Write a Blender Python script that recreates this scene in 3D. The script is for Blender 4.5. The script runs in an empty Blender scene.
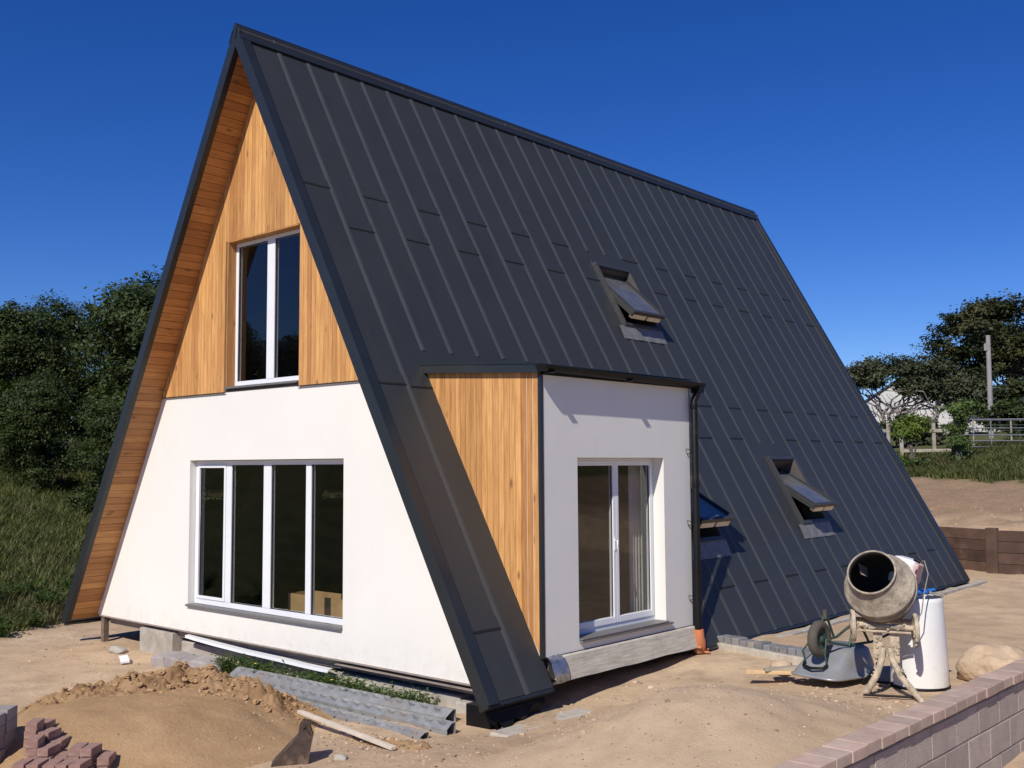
import bpy, bmesh, math, random
from math import sin, cos, pi, radians, sqrt, hypot
from mathutils import Vector, Matrix, noise
from mathutils.bvhtree import BVHTree
random.seed(7)
sc = bpy.context.scene
C = sc.collection
V = Vector

# ------------------------------------------------------------------ helpers
class MB:
    """collects faces for ONE mesh object"""
    def __init__(s, T=None):
        s.v = []; s.f = []; s.m = []; s.c = []; s.sm = []; s.T = T; s.g = []
    def add(s, pts, faces, mi=0, c=0.5, sm=False):
        b = len(s.v)
        for p in pts:
            p = V(p)
            if s.T is not None: p = s.T(p) if callable(s.T) else s.T @ p
            s.v.append(p)
        for f in faces:
            s.f.append([b + i for i in f]); s.m.append(mi); s.c.append(c); s.sm.append(sm)
        return s
    def mark(s): s.g.append(len(s.f))
    def build_split(s, name, mats, parent=None, bevel=0):
        """one object per box / prism / tube"""
        st = s.g + [len(s.f)]; out = []
        for a, b in zip(st, st[1:]):
            m = MB(); ids = sorted({i for f in s.f[a:b] for i in f}); mp = {k: n for n, k in enumerate(ids)}
            m.v = [s.v[i] for i in ids]; m.f = [[mp[i] for i in f] for f in s.f[a:b]]; m.m = s.m[a:b]; m.c = s.c[a:b]; m.sm = s.sm[a:b]
            if m.f: out.append(m.build(name, mats, parent, bevel))
        return out
    def box(s, x0, x1, y0, y1, z0, z1, mi=0, c=0.5, M=None):
        s.mark()
        p = [V((x, y, z)) for z in (z0, z1) for y in (y0, y1) for x in (x0, x1)]
        if M is not None: p = [M @ q for q in p]
        return s.add(p, [(0,2,3,1), (4,5,7,6), (0,1,5,4), (2,6,7,3), (0,4,6,2), (1,3,7,5)], mi, c)
    def prism(s, poly, f, a, b, mi=0, c=0.5):
        """poly: list of 2d points, f(u,v,t) -> 3d ; between t=a and t=b"""
        s.mark(); n = len(poly)
        p = [f(u, v, a) for u, v in poly] + [f(u, v, b) for u, v in poly]
        return s.add(p, [tuple(range(n))[::-1], tuple(range(n, 2*n))] + [(i, (i+1) % n, n+(i+1) % n, n+i) for i in range(n)], mi, c)
    def tube(s, pts, r, n=8, mi=0, c=0.5, caps=True, sm=True, r2=None):
        s.mark(); pts = [V(p) for p in pts]; m = len(pts); ring = []
        up = V((0, 0, 1))
        d0 = (pts[1]-pts[0]).normalized()
        if abs(d0.dot(up)) > .95: up = V((1, 0, 0))
        a = d0.cross(up).normalized()
        for i, p in enumerate(pts):
            d = (pts[min(i+1, m-1)] - pts[max(i-1, 0)]).normalized()
            a = (a - d*a.dot(d)).normalized(); b = d.cross(a)
            rr = r if not isinstance(r, (list, tuple)) else r[i]
            if r2 is not None: rr = r + (r2-r)*i/(m-1)
            ring += [p + (a*cos(2*pi*k/n) + b*sin(2*pi*k/n))*rr for k in range(n)]
        fs = [(i*n+k, i*n+(k+1) % n, (i+1)*n+(k+1) % n, (i+1)*n+k) for i in range(m-1) for k in range(n)]
        s.add(ring, fs, mi, c, sm)
        if caps: s.add(ring[:n], [tuple(range(n))[::-1]], mi, c); s.add(ring[-n:], [tuple(range(n))], mi, c)
        return s
    def lathe(s, prof, M=None, n=32, mi=0, c=0.5, sm=True):
        """prof list of (r, z) about local z"""
        M = M or Matrix(); m = len(prof)
        ps = [M @ V((r*cos(2*pi*k/n), r*sin(2*pi*k/n), z)) for r, z in prof for k in range(n)]
        fs = [(i*n+k, i*n+(k+1) % n, (i+1)*n+(k+1) % n, (i+1)*n+k) for i in range(m-1) for k in range(n)]
        return s.add(ps, fs, mi, c, sm)
    def build(s, name, mats, parent=None, bevel=0, seg=2, weld=False):
        me = bpy.data.meshes.new(name)
        me.from_pydata([tuple(p) for p in s.v], [], s.f)
        if not isinstance(mats, (list, tuple)): mats = [mats]
        for m in mats: me.materials.append(m)
        me.polygons.foreach_set('material_index', s.m)
        me.polygons.foreach_set('use_smooth', s.sm)
        at = me.attributes.new('rnd', 'FLOAT', 'FACE'); at.data.foreach_set('value', s.c)
        bm = bmesh.new(); bm.from_mesh(me)
        if weld or bevel: bmesh.ops.remove_doubles(bm, verts=bm.verts, dist=1e-5)
        if len(s.f) < 30000: bmesh.ops.recalc_face_normals(bm, faces=bm.faces)
        bm.to_mesh(me); bm.free()
        o = bpy.data.objects.new(name, me); C.objects.link(o)
        if parent is not None: o.parent = parent
        if bevel:
            md = o.modifiers.new('bevel', 'BEVEL'); md.width = bevel; md.segments = seg; md.limit_method = 'ANGLE'; md.angle_limit = radians(40)
        return o

def tag(o, label=None, cat=None, group=None, kind=None):
    if label: o['label'] = label
    if cat: o['category'] = cat
    if group: o['group'] = group
    if kind: o['kind'] = kind
    return o
def thing(name, loc, label, cat, rz=0, group=None):
    o = bpy.data.objects.new(name, None); C.objects.link(o); o.empty_display_size = .2
    o.location = loc; o.rotation_euler = (0, 0, rz)
    return tag(o, label, cat, group)
def copy_tree(o, parent=None):
    c = o.copy(); C.objects.link(c); c.parent = parent
    for ch in [q for q in list(C.objects) if q.parent == o]: copy_tree(ch, c)
    return c

# ------------------------------------------------------------------ materials
class NT:
    def __init__(s, name):
        s.mat = bpy.data.materials.new(name); s.mat.use_nodes = True
        s.t = s.mat.node_tree; s.b = s.t.nodes['Principled BSDF']; s.out = s.t.nodes['Material Output']
        s.co = None
    def n(s, typ, **kw):
        x = s.t.nodes.new(typ)
        for k, v in kw.items():
            if k.startswith('_'): setattr(x, k[1:], v)
            else: x.inputs[k].default_value = v
        return x
    def l(s, a, b): s.t.links.new(a, b)
    def coord(s, scale=(1, 1, 1), world=False):
        if world:
            g = s.n('ShaderNodeNewGeometry'); o = g.outputs['Position']
        else:
            g = s.n('ShaderNodeTexCoord'); o = g.outputs['Object']
        m = s.n('ShaderNodeMapping'); m.inputs['Scale'].default_value = scale; s.l(o, m.inputs['Vector']); return m.outputs[0]
    def noise(s, co, scale, detail=6, rough=.6):
        x = s.n('ShaderNodeTexNoise', Scale=scale, Detail=detail, Roughness=rough); s.l(co, x.inputs['Vector']); return x.outputs['Fac']
    def rng(s, f, a, b, c=0, d=1):
        x = s.n('ShaderNodeMapRange'); x.inputs[1].default_value = a; x.inputs[2].default_value = b; x.inputs[3].default_value = c; x.inputs[4].default_value = d
        s.l(f, x.inputs[0]); return x.outputs[0]
    def mix(s, f, a, b, mode='MIX'):
        x = s.n('ShaderNodeMix', _data_type='RGBA', _blend_type=mode)
        if isinstance(f, (int, float)): x.inputs[0].default_value = f
        else: s.l(f, x.inputs[0])
        for i, q in ((6, a), (7, b)):
            if isinstance(q, (tuple, list)): x.inputs[i].default_value = (*q[:3], 1)
            else: s.l(q, x.inputs[i])
        return x.outputs[2]
    def attr(s, name='rnd'):
        x = s.n('ShaderNodeAttribute', _attribute_name=name); return x.outputs['Fac']
    def bump(s, f, st=.3, dist=.01, nrm=None):
        x = s.n('ShaderNodeBump', Strength=st, Distance=dist); s.l(f, x.inputs['Height'])
        if nrm is not None: s.l(nrm, x.inputs['Normal'])
        s.l(x.outputs[0], s.b.inputs['Normal']); return x.outputs[0]
    def col(s, c):
        if isinstance(c, (tuple, list)): s.b.inputs['Base Color'].default_value = (*c[:3], 1)
        else: s.l(c, s.b.inputs['Base Color'])
    def set(s, **k):
        for a, v in k.items(): s.b.inputs[a.replace('_', ' ')].default_value = v

def basic(name, c, rough=.6, var=.15, scale=6, bump=.15, bscale=60, metal=0, dirt=None, dirt_amt=.5, dscale=3, rv=0, dist=.004, spec=None):
    s = NT(name); co = s.coord()
    n1 = s.noise(co, scale)
    d = tuple(x*(1-var) for x in c); u = tuple(min(1, x*(1+var)) for x in c)
    o = s.mix(s.rng(n1, .3, .7), d, u)
    if rv:
        o = s.mix(s.rng(s.attr(), 0, 1), s.mix(1.0, o, (1-rv,)*3, 'MULTIPLY'), s.mix(1.0, o, (1+rv,)*3, 'MULTIPLY'))
    if dirt:
        n2 = s.noise(co, dscale, 8, .7); o = s.mix(s.rng(n2, .62-dirt_amt*.3, .75, 0, 1), o, dirt)
    s.col(o); s.set(Roughness=rough, Metallic=metal)
    if spec is not None: s.b.inputs['Specular IOR Level'].default_value = spec
    if bump: s.bump(s.noise(co, bscale, 4), bump, dist)
    return s.mat

def wood(name, base, dark, axis, knots=True, rough=.65, rv=.25):
    """grain runs along axis; boards carry 'rnd'"""
    s = NT(name); sc_ = [14, 14, 14]; sc_[axis] = 1.0
    g = s.n('ShaderNodeTexCoord'); r = s.attr()
    off = s.n('ShaderNodeVectorMath', _operation='MULTIPLY_ADD')
    cmb = s.n('ShaderNodeCombineXYZ'); [s.l(r, cmb.inputs[i]) for i in range(3)]
    off.inputs[1].default_value = (37, 23, 51); s.l(cmb.outputs[0], off.inputs[0]); s.l(g.outputs['Object'], off.inputs[2])
    m = s.n('ShaderNodeMapping'); m.inputs['Scale'].default_value = sc_; s.l(off.outputs[0], m.inputs['Vector'])
    grain = s.noise(m.outputs[0], 2.2, 5, .65)
    m2 = s.n('ShaderNodeMapping'); q = [5, 5, 5]; q[axis] = .5; m2.inputs['Scale'].default_value = q; s.l(off.outputs[0], m2.inputs['Vector'])
    blot = s.noise(m2.outputs[0], 1.3, 3, .5)
    o = s.mix(s.rng(grain, .3, .72), base, dark)
    o = s.mix(s.rng(blot, .5, .8, 0, .55), o, dark)
    lo = tuple(1-rv*x for x in (.75, 1.0, 1.15)); hi = tuple(1+rv*x for x in (.5, .55, .5))
    o = s.mix(s.rng(r, 0, .5), s.mix(1.0, o, lo, 'MULTIPLY'), o)
    o = s.mix(s.rng(r, .5, 1), o, s.mix(1.0, o, hi, 'MULTIPLY'))
    if knots:
        m3 = s.n('ShaderNodeMapping'); q = [6, 6, 6]; q[axis] = 2.6; m3.inputs['Scale'].default_value = q; s.l(off.outputs[0], m3.inputs['Vector'])
        vo = s.n('ShaderNodeTexVoronoi', Scale=.8); s.l(m3.outputs[0], vo.inputs['Vector'])
        o = s.mix(s.rng(vo.outputs['Distance'], .05, .15, .75, 0), o, tuple(x*.35 for x in dark))
    s.col(o); s.set(Roughness=rough); s.bump(grain, .25, .003)
    return s.mat

M = {}
# anthracite coated steel
def metal_roof():
    s = NT('roof_metal'); co = s.coord()
    n = s.noise(co, 1.1, 6, .65)
    cs = s.coord((1.5, 12, 1.5)); st = s.noise(cs, 1.2, 5, .6)
    a = s.mix(s.rng(n, .3, .7), (.030, .033, .0345), (.038, .0412, .0425))
    a = s.mix(s.rng(st, .5, .85, 0, .35), a, (.044, .045, .044))
    r = s.attr(); a = s.mix(s.rng(r, 0, 1, 0, .4), a, (.040, .042, .041))
    s.col(a); s.b.inputs['Specular IOR Level'].default_value = .35; s.set(Roughness=.5); s.l(s.rng(st, .3, .8, .42, .58), s.b.inputs['Roughness'])
    s.bump(s.noise(s.coord(), 3, 2), .12, .02)
    return s.mat
M['roof'] = metal_roof()
M['seam'] = basic('seam_metal', (.052, .056, .058), .65, .1, 3, 0)
M['trim'] = basic('verge_trim', (.020, .0235, .0265), .36, .1, 2, .05, 5)
M['gap'] = basic('dark_gap', (.004, .004, .005), .9, .1, 3, 0)
M['black'] = basic('black_plastic', (.007, .0065, .007), .5, .2, 4, 0, dirt=(.03, .027, .024), dirt_amt=.2, spec=.22)
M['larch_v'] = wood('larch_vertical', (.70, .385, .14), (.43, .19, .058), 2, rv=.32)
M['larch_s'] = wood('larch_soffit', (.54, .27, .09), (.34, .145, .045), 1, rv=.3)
def render_mat(name, c, stain):
    s = NT(name); co = s.coord()
    n = s.noise(co, .8, 5, .6); n2 = s.noise(s.coord((3, 3, .5)), 1.2, 6, .65)
    a = s.mix(s.rng(n, .3, .7), tuple(x*.97 for x in c), tuple(min(1, x*1.02) for x in c))
    a = s.mix(s.rng(n2, .58, .85, 0, .22), a, stain)
    # splashed earth along the foot
    g = s.n('ShaderNodeTexCoord'); sep = s.n('ShaderNodeSeparateXYZ'); s.l(g.outputs['Object'], sep.inputs[0])
    z = s.rng(sep.outputs[2], .03, .42, 1, 0); nn = s.noise(co, 9, 6, .75)
    mul = s.n('ShaderNodeMath', _operation='MULTIPLY'); s.l(z, mul.inputs[0]); s.l(s.rng(nn, .45, .7), mul.inputs[1])
    mm = s.n('ShaderNodeMath', _operation='MULTIPLY'); s.l(mul.outputs[0], mm.inputs[0]); mm.inputs[1].default_value = .3
    a = s.mix(mm.outputs[0], a, (.5, .4, .3))
    s.col(a); s.set(Roughness=.85)
    b = s.bump(s.noise(co, 1.3, 3), .25, .02); s.bump(s.noise(co, 160, 3), .3, .002, b)
    return s.mat
M['render'] = render_mat('cream_render', (.80, .78, .725), (.70, .63, .54))
M['render2'] = render_mat('pale_grey_render', (.76, .75, .695), (.58, .54, .48))
M['upvc'] = basic('white_upvc', (.80, .81, .83), .3, .03, 3, 0)
M['upvc_old'] = basic('weathered_white_plastic', (.62, .54, .44), .6, .12, 5, .1)
M['board_grey'] = basic('grey_brown_board', (.30, .25, .21), .85, .2, 6, .3)
M['seal'] = basic('rubber_seal', (.015, .015, .015), .6, .1, 3, 0)
M['sill'] = basic('grey_sill', (.16, .155, .155), .5, .1, 5, .05)
M['lining'] = basic('plaster_lining', (.20, .19, .18), .9, .15, 3, .1)
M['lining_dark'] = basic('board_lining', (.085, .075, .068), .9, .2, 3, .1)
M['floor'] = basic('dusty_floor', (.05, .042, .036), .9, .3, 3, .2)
M['ply'] = basic('plywood', (.55, .37, .17), .7, .15, 4, .1)
M['pine'] = wood('pale_pine', (.68, .50, .28), (.52, .34, .17), 0, rv=.15)
M['post'] = basic('weathered_post', (.17, .12, .09), .85, .3, 8, .4)
M['curtain'] = basic('curtain_cloth', (.62, .60, .56), .9, .08, 6, .1)
M['foil'] = basic('foil_membrane', (.40, .42, .45), .28, .35, 14, .8, 18, metal=.8, dist=.02)
def glass():
    s = NT('window_glass'); t = s.t
    tr = s.n('ShaderNodeBsdfTransparent'); tr.inputs[0].default_value = (.84, .84, .83, 1)
    gl = s.n('ShaderNodeBsdfGlossy', Roughness=.004); gl.inputs[0].default_value = (1, 1, 1, 1)
    fr = s.n('ShaderNodeFresnel', IOR=1.65); mx = s.n('ShaderNodeMixShader')
    wav = s.noise(s.coord(), 1.6, 2); bp = s.n('ShaderNodeBump', Strength=.04, Distance=.02); s.l(wav, bp.inputs['Height']); s.l(bp.outputs[0], gl.inputs['Normal'])
    ge = s.n('ShaderNodeNewGeometry'); inv = s.n('ShaderNodeMath', _operation='SUBTRACT'); inv.inputs[0].default_value = 1; s.l(ge.outputs['Backfacing'], inv.inputs[1]); mu = s.n('ShaderNodeMath', _operation='MULTIPLY'); s.l(fr.outputs[0], mu.inputs[0]); s.l(inv.outputs[0], mu.inputs[1])
    s.l(mu.outputs[0], mx.inputs[0]); s.l(tr.outputs[0], mx.inputs[1]); s.l(gl.outputs[0], mx.inputs[2]); s.l(mx.outputs[0], s.out.inputs['Surface'])
    return s.mat
M['glass'] = glass()
M['sheenglass'] = basic('sheen_grey_skylight_glass', (.10, .105, .11), .16, .3, 3, 0)  # reflected sky sheen of the roof windows painted in as an opaque grey base
M['rail_pale'] = basic('pale_lacquered_pine', (.80, .68, .46), .5, .1, 6, 0)
M['lead'] = basic('lead_flashing', (.17, .168, .165), .5, .25, 10, .3, 25, metal=.1)
M['sashm'] = basic('skylight_grey_metal', (.040, .040, .042), .4, .1, 5, 0)
M['concrete'] = basic('pale_concrete', (.42, .39, .34), .9, .2, 5, .5, 40, dirt=(.28, .23, .17), dirt_amt=.5)
def slabmat():
    s = NT('streaked_concrete'); c1 = s.noise(s.coord((1, 1.2, 14)), 3, 8, .7); c2 = s.noise(s.coord(), 12, 8, .7)
    a = s.mix(s.rng(c1, .3, .7), (.34, .31, .26), (.62, .57, .48)); a = s.mix(s.rng(c2, .55, .8, 0, .6), a, (.22, .20, .18))
    s.col(a); s.set(Roughness=.9); s.bump(c1, .5, .01); return s.mat
M['slab'] = slabmat()
M['terracotta'] = basic('terracotta', (.48, .15, .055), .7, .2, 10, .2, dirt=(.3, .22, .15))
M['sett'] = basic('blue_grey_sett', (.17, .17, .18), .85, .2, 10, .4, 50, rv=.25, dirt=(.36, .30, .23), dirt_amt=.3)
M['joint'] = basic('wall_mortar', (.22, .19, .165), .95, .2, 10, .5, 60)
M['mortar'] = basic('mortar', (.45, .40, .33), .95, .2, 10, .5, 60)
M['block'] = basic('lilac_grey_block', (.43, .355, .305), .95, .14, 7, .9, 90, rv=.13, dirt=(.42, .36, .29), dirt_amt=.35, dscale=4, dist=.012)
M['coping'] = basic('pink_brick_coping', (.46, .325, .25), .9, .15, 9, .5, 80, rv=.18, dirt=(.48, .40, .32), dirt_amt=.45, dscale=5, dist=.006)
M['paver'] = basic('purplish_paver', (.31, .185, .15), .9, .2, 12, .5, 80, rv=.2, dirt=(.40, .30, .22), dirt_amt=.4, dscale=9, dist=.006)
M['greyblk'] = basic('grey_coping_block', (.30, .27, .26), .9, .15, 9, .5, 70, rv=.15, dirt=(.40, .33, .26), dirt_amt=.35, dist=.006)
M['galv'] = basic('galvanised_steel', (.36, .37, .375), .5, .25, 9, .15, 30, metal=.55, dirt=(.40, .34, .27), dirt_amt=.35)
M['rust'] = basic('rusted_iron', (.065, .042, .032), .85, .35, 9, .6, 40, dirt=(.28, .19, .12), dirt_amt=.45, dist=.01)
M['cement'] = basic('cement_caked_steel', (.50, .41, .30), .92, .25, 14, .8, 45, dirt=(.17, .14, .11), dirt_amt=.45, dscale=8, dist=.012)
def drum_mat():
    s = NT('mortar_caked_drum'); co = s.coord(); n = s.noise(co, 5, 8, .75); n2 = s.noise(co, 22, 6, .7)
    a = s.mix(s.rng(n, .35, .65), (.17, .14, .105), (.52, .44, .33)); a = s.mix(s.rng(n2, .55, .75, 0, .8), a, (.12, .10, .08))
    s.col(a); s.set(Roughness=.85); s.bump(n2, .8, .012); return s.mat
M['drum'] = drum_mat()
M['drum_in'] = basic('drum_inside', (.035, .03, .026), .9, .3, 8, .5)
M['pinkred'] = basic('faded_red_plastic', (.62, .34, .31), .5, .25, 8, .1, dirt=(.65, .6, .55), dirt_amt=.6)
M['white_pl'] = basic('white_plastic_drum', (.80, .79, .76), .4, .05, 3, .05, dirt=(.55, .46, .36), dirt_amt=.22, dscale=3)
M['blue_pl'] = basic('blue_plastic', (.02, .14, .5), .4, .1, 5, 0)
M['cloth'] = basic('grey_cloth', (.27, .24, .20), .95, .2, 20, .3)
M['barrow'] = basic('barrow_steel', (.33, .345, .36), .42, .15, 5, .1, metal=.35, dirt=(.30, .25, .2), dirt_amt=.35, dscale=5)
M['green'] = basic('green_paint', (.035, .075, .055), .5, .2, 8, .1, dirt=(.25, .2, .15), dirt_amt=.3)
M['tyre'] = basic('dusty_tyre', (.085, .075, .06), .9, .2, 12, .3)
M['rock'] = basic('sandstone', (.50, .37, .25), .95, .2, 5, .8, 18, dist=.03)
M['sleeper'] = basic('brown_sleeper', (.085, .047, .032), .85, .35, 3, .5, 20, rv=.3, dirt=(.15, .10, .07), dirt_amt=.1)
M['rail'] = basic('bleached_rail', (.34, .30, .24), .85, .2, 5, .3, rv=.15)
M['galv_far'] = basic('galvanised_gate', (.25, .26, .27), .45, .1, 5, 0, metal=.4)
M['polem'] = basic('utility_pole_timber', (.30, .28, .27), .85, .15, 3, .2)
M['whitewash'] = basic('whitewash', (.58, .56, .53), .9, .06, 2, .2)
M['slate'] = basic('slate_roof', (.05, .05, .06), .7, .2, 3, .2)
M['bark'] = basic('bark', (.12, .10, .085), .95, .3, 6, .6, 20)
M['bark_grey'] = basic('grey_bark', (.24, .21, .19), .95, .25, 6, .6, 20)

def leaf(name, a, b, c=None, trans=.25):
    s = NT(name); r = s.attr(); big = s.noise(s.coord(), .35, 3)
    o = s.mix(s.rng(r, 0, 1), a, b)
    if c: o = s.mix(s.rng(big, .5, .68, 0, .8), o, c)
    s.col(o); s.set(Roughness=.55); s.b.inputs['Specular IOR Level'].default_value = .25
    tr = s.n('ShaderNodeBsdfTranslucent'); s.l(s.mix(1.0, o, (1.1, 1.25, .6), 'MULTIPLY'), tr.inputs[0])
    mx = s.n('ShaderNodeMixShader'); mx.inputs[0].default_value = trans
    s.l(s.b.outputs[0], mx.inputs[1]); s.l(tr.outputs[0], mx.inputs[2]); s.l(mx.outputs[0], s.out.inputs['Surface'])
    return s.mat
M['leaf_wood'] = leaf('woodland_leaf', (.022, .040, .010), (.070, .094, .024), (.05, .06, .02))
M['leaf_cyp'] = leaf('cypress_leaf', (.028, .036, .014), (.054, .060, .022), (.085, .075, .02), .12)
M['leaf_wind'] = leaf('windswept_leaf', (.036, .046, .02), (.075, .085, .04), (.09, .085, .05), .15)
M['leaf_bright'] = leaf('fresh_leaf', (.09, .14, .025), (.19, .25, .05))
M['leaf_ivy'] = leaf('ivy_leaf', (.055, .095, .025), (.14, .19, .055))
M['leaf_weed'] = leaf('weed_leaf', (.045, .085, .022), (.11, .16, .045))
M['grass'] = leaf('long_grass', (.070, .095, .028), (.19, .19, .070), (.13, .115, .06), .3)
M['flower'] = basic('yellow_petal', (.75, .55, .05), .7, .1, 5, 0)

def ground_mat():
    s = NT('sandy_earth'); co = s.coord(world=True)
    n1 = s.noise(co, .45, 6, .6); n2 = s.noise(co, 2.2, 8, .7); n3 = s.noise(co, 11, 8, .75); n4 = s.noise(co, 60, 4, .7)
    a = s.mix(s.rng(n1, .35, .65), (.49, .35, .22), (.62, .465, .305))
    a = s.mix(s.rng(n2, .45, .72, 0, .75), a, (.35, .24, .16)); nd = s.noise(co, .9, 5, .65); a = s.mix(s.rng(nd, .55, .68, 0, .5), a, (.31, .21, .14))
    a = s.mix(s.rng(n3, .55, .75, 0, .5), a, (.62, .47, .33))
    a = s.mix(s.rng(n4, .56, .72, 0, .45), a, (.24, .17, .12))
    vo = s.n('ShaderNodeTexVoronoi', Scale=24, Randomness=1); s.l(co, vo.inputs['Vector'])
    peb = s.rng(vo.outputs['Distance'], .10, .26, 1, 0)
    sel = s.n('ShaderNodeSeparateColor'); s.l(vo.outputs['Color'], sel.inputs[0])
    pm = s.n('ShaderNodeMath', _operation='MULTIPLY'); s.l(peb, pm.inputs[0]); s.l(s.rng(sel.outputs[0], .80, .86), pm.inputs[1])
    a = s.mix(pm.outputs[0], a, s.mix(sel.outputs[1], (.30, .26, .23), (.70, .60, .48)))
    gm = s.attr('grass'); gg = s.mix(s.rng(n2, .3, .7), (.07, .085, .03), (.13, .125, .05))
    br = s.attr('dark'); a = s.mix(br, a, s.mix(s.rng(n3, .3, .7), (.20, .132, .082), (.34, .235, .15)))
    a = s.mix(gm, a, gg); s.col(a); s.set(Roughness=.95)
    s.b.inputs['Specular IOR Level'].default_value = .15
    b = s.bump(n2, .5, .08); b = s.bump(n3, .6, .03, b); b = s.bump(pm.outputs[0], .6, .012, b); s.bump(n4, .5, .006, b)
    return s.mat
M['ground'] = ground_mat()
def heap_mat(name, a0, a1, dk, hi, bs=30):
    s = NT(name); co = s.coord(world=True); n2 = s.noise(co, 2.5, 8, .7); n3 = s.noise(co, bs, 8, .75)
    a = s.mix(s.rng(n2, .35, .65), a0, a1); a = s.mix(s.rng(n3, .5, .75, 0, .5), a, hi)
    da = s.attr('damp'); a = s.mix(da, a, dk)
    s.col(a); s.set(Roughness=.95); s.b.inputs['Specular IOR Level'].default_value = .1
    b = s.bump(n2, .4, .04); s.bump(n3, .9, .02, b); return s.mat
M['sand'] = heap_mat('yellow_building_sand', (.39, .245, .125), (.48, .315, .17), (.24, .14, .07), (.53, .375, .22))
M['gravel'] = heap_mat('gravelly_earth', (.55, .395, .25), (.66, .49, .32), (.38, .27, .19), (.78, .64, .48), 55)
M['stone'] = basic('loose_stone', (.42, .31, .22), .95, .3, 8, .5, 40, rv=.4)

# ------------------------------------------------------------------ world, sun, camera
SUN = V((.222, -.704, .674)).normalized()
elev = math.asin(SUN.z); azi = math.atan2(SUN.x, SUN.y)
w = bpy.data.worlds.new('World'); sc.world = w; w.use_nodes = True
nt = w.node_tree; bg = nt.nodes['Background']; sky = nt.nodes.new('ShaderNodeTexSky'); sky.sky_type = 'NISHITA'
sky.sun_disc = False; sky.sun_elevation = elev; sky.sun_rotation = azi
sky.altitude = 0; sky.air_density = .8; sky.dust_density = 0.0; sky.ozone_density = 6.5
hs = nt.nodes.new('ShaderNodeHueSaturation'); hs.inputs['Saturation'].default_value = 1.245; nt.links.new(sky.outputs[0], hs.inputs['Color']); nt.links.new(hs.outputs[0], bg.inputs[0]); hs.inputs['Hue'].default_value = .518; bg.inputs[1].default_value = .103
sl = bpy.data.lights.new('sun', 'SUN'); sl.energy = 4.6; sl.angle = radians(.53); sl.color = (1, .945, .86)
so = bpy.data.objects.new('sun', sl); C.objects.link(so); so.rotation_euler = SUN.to_track_quat('Z', 'Y').to_euler()
sc.view_settings.view_transform = 'Standard'; sc.view_settings.look = 'None'; sc.view_settings.gamma = 1; sc.view_settings.exposure = 0
CAM = V((11.7993, -7.7267, 2.3817)); yaw, pit, rol, F = -.7255, .0775, -.0062, 1036.7
f_ = V((sin(yaw)*cos(pit), cos(yaw)*cos(pit), sin(pit))); r0 = V((cos(yaw), -sin(yaw), 0)); u0 = r0.cross(f_)
r_ = r0*cos(rol) + u0*sin(rol); u_ = u0*cos(rol) - r0*sin(rol)
cd = bpy.data.cameras.new('camera'); cam = bpy.data.objects.new('camera', cd); C.objects.link(cam); sc.camera = cam
cam.matrix_world = Matrix(((r_.x, u_.x, -f_.x, CAM.x), (r_.y, u_.y, -f_.y, CAM.y), (r_.z, u_.z, -f_.z, CAM.z), (0, 0, 0, 1)))
cd.sensor_width = 36; cd.lens = F/1024*36; cd.clip_end = 3000; cd.clip_start = .05

# ------------------------------------------------------------------ terrain
CP = [(-4.2,.5,-.39),(-2.5,.5,-.40),(-2,3,-.4),(0,5,-.35),(1,.3,-.38),(2.8,.2,-.36),(4.4,.1,-.33),(4.8,1.2,-.26),(4.6,2.2,-.22),(4.6,3.1,-.17),(5.1,2.6,-.11),(4.9,3.9,-.06),(4.8,5,-.03),(4.7,8,-.06),(5,12,-.08),(5,15,-.08),
      (7.3,3,-.01),(6.5,6,-.02),(7,0,.0),(6.2,-1,-.1),(9,1.5,.06),(9,-2,.05),(5.2,-1.6,-.2),(4,-3,-.22),(2.3,-3.6,-.2),(1,-1,-.36),(-1,-2,-.38),(-5,-1,-.38),(-6,3,-.36),(-6,10,-.2),
      (9.5,.6,.04),(9.5,-2,.04),(9.8,-3,.1),(10.5,3,.1),(11.8,-8,.75),(8,-7,.3),(4,-8,0),(-3,-8,-.3),(12,8,.1),(10,12,.0),(16,0,.4),(20,14,.2),(0,16,-.1),(0,-14,.1),(16,-14,.8),(-12,-12,-.2)]
def sstep(a, b, x):
    t = max(0, min(1, (x-a)/(b-a))); return t*t*(3-2*t)
BK = [(-1, 0), (-.05, 0), (.28, .82), (4, 1.42), (7.5, 2.02), (14.6, 2.97), (26, 3.9), (50, 4.2), (120, 6), (3000, 6)]
def bank_t(x, y): return (x-4.0)*.2 + (y-17.4)*.98 - .0
def bank_l(x, y): return (x+5.6)*-.915 + (y+.54)*-.404
def interp(tb, t):
    if t <= tb[0][0]: return tb[0][1]
    for (a, va), (b, vb) in zip(tb, tb[1:]):
        if t <= b: return va + (vb-va)*(t-a)/(b-a)
    return tb[-1][1]
def base_h(x, y):
    sw = sh = 0
    for px, py, h in CP:
        q = 1/((x-px)**2+(y-py)**2+.15)**1.5; sw += q; sh += q*h
    g = sh/sw
    t = bank_t(x, y); hb = interp(BK, t) if t > 0 else 0
    d = bank_l(x, y); fade = 1-sstep(14, 24, -y)
    hl = 0 if d <= 0 else (.235*d if d < 14 else 3.29 + min(2.7, (d-14)*.05))
    hl *= fade
    return g*(1-sstep(20, 60, hypot(x, y))) + max(hb, hl)
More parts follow.
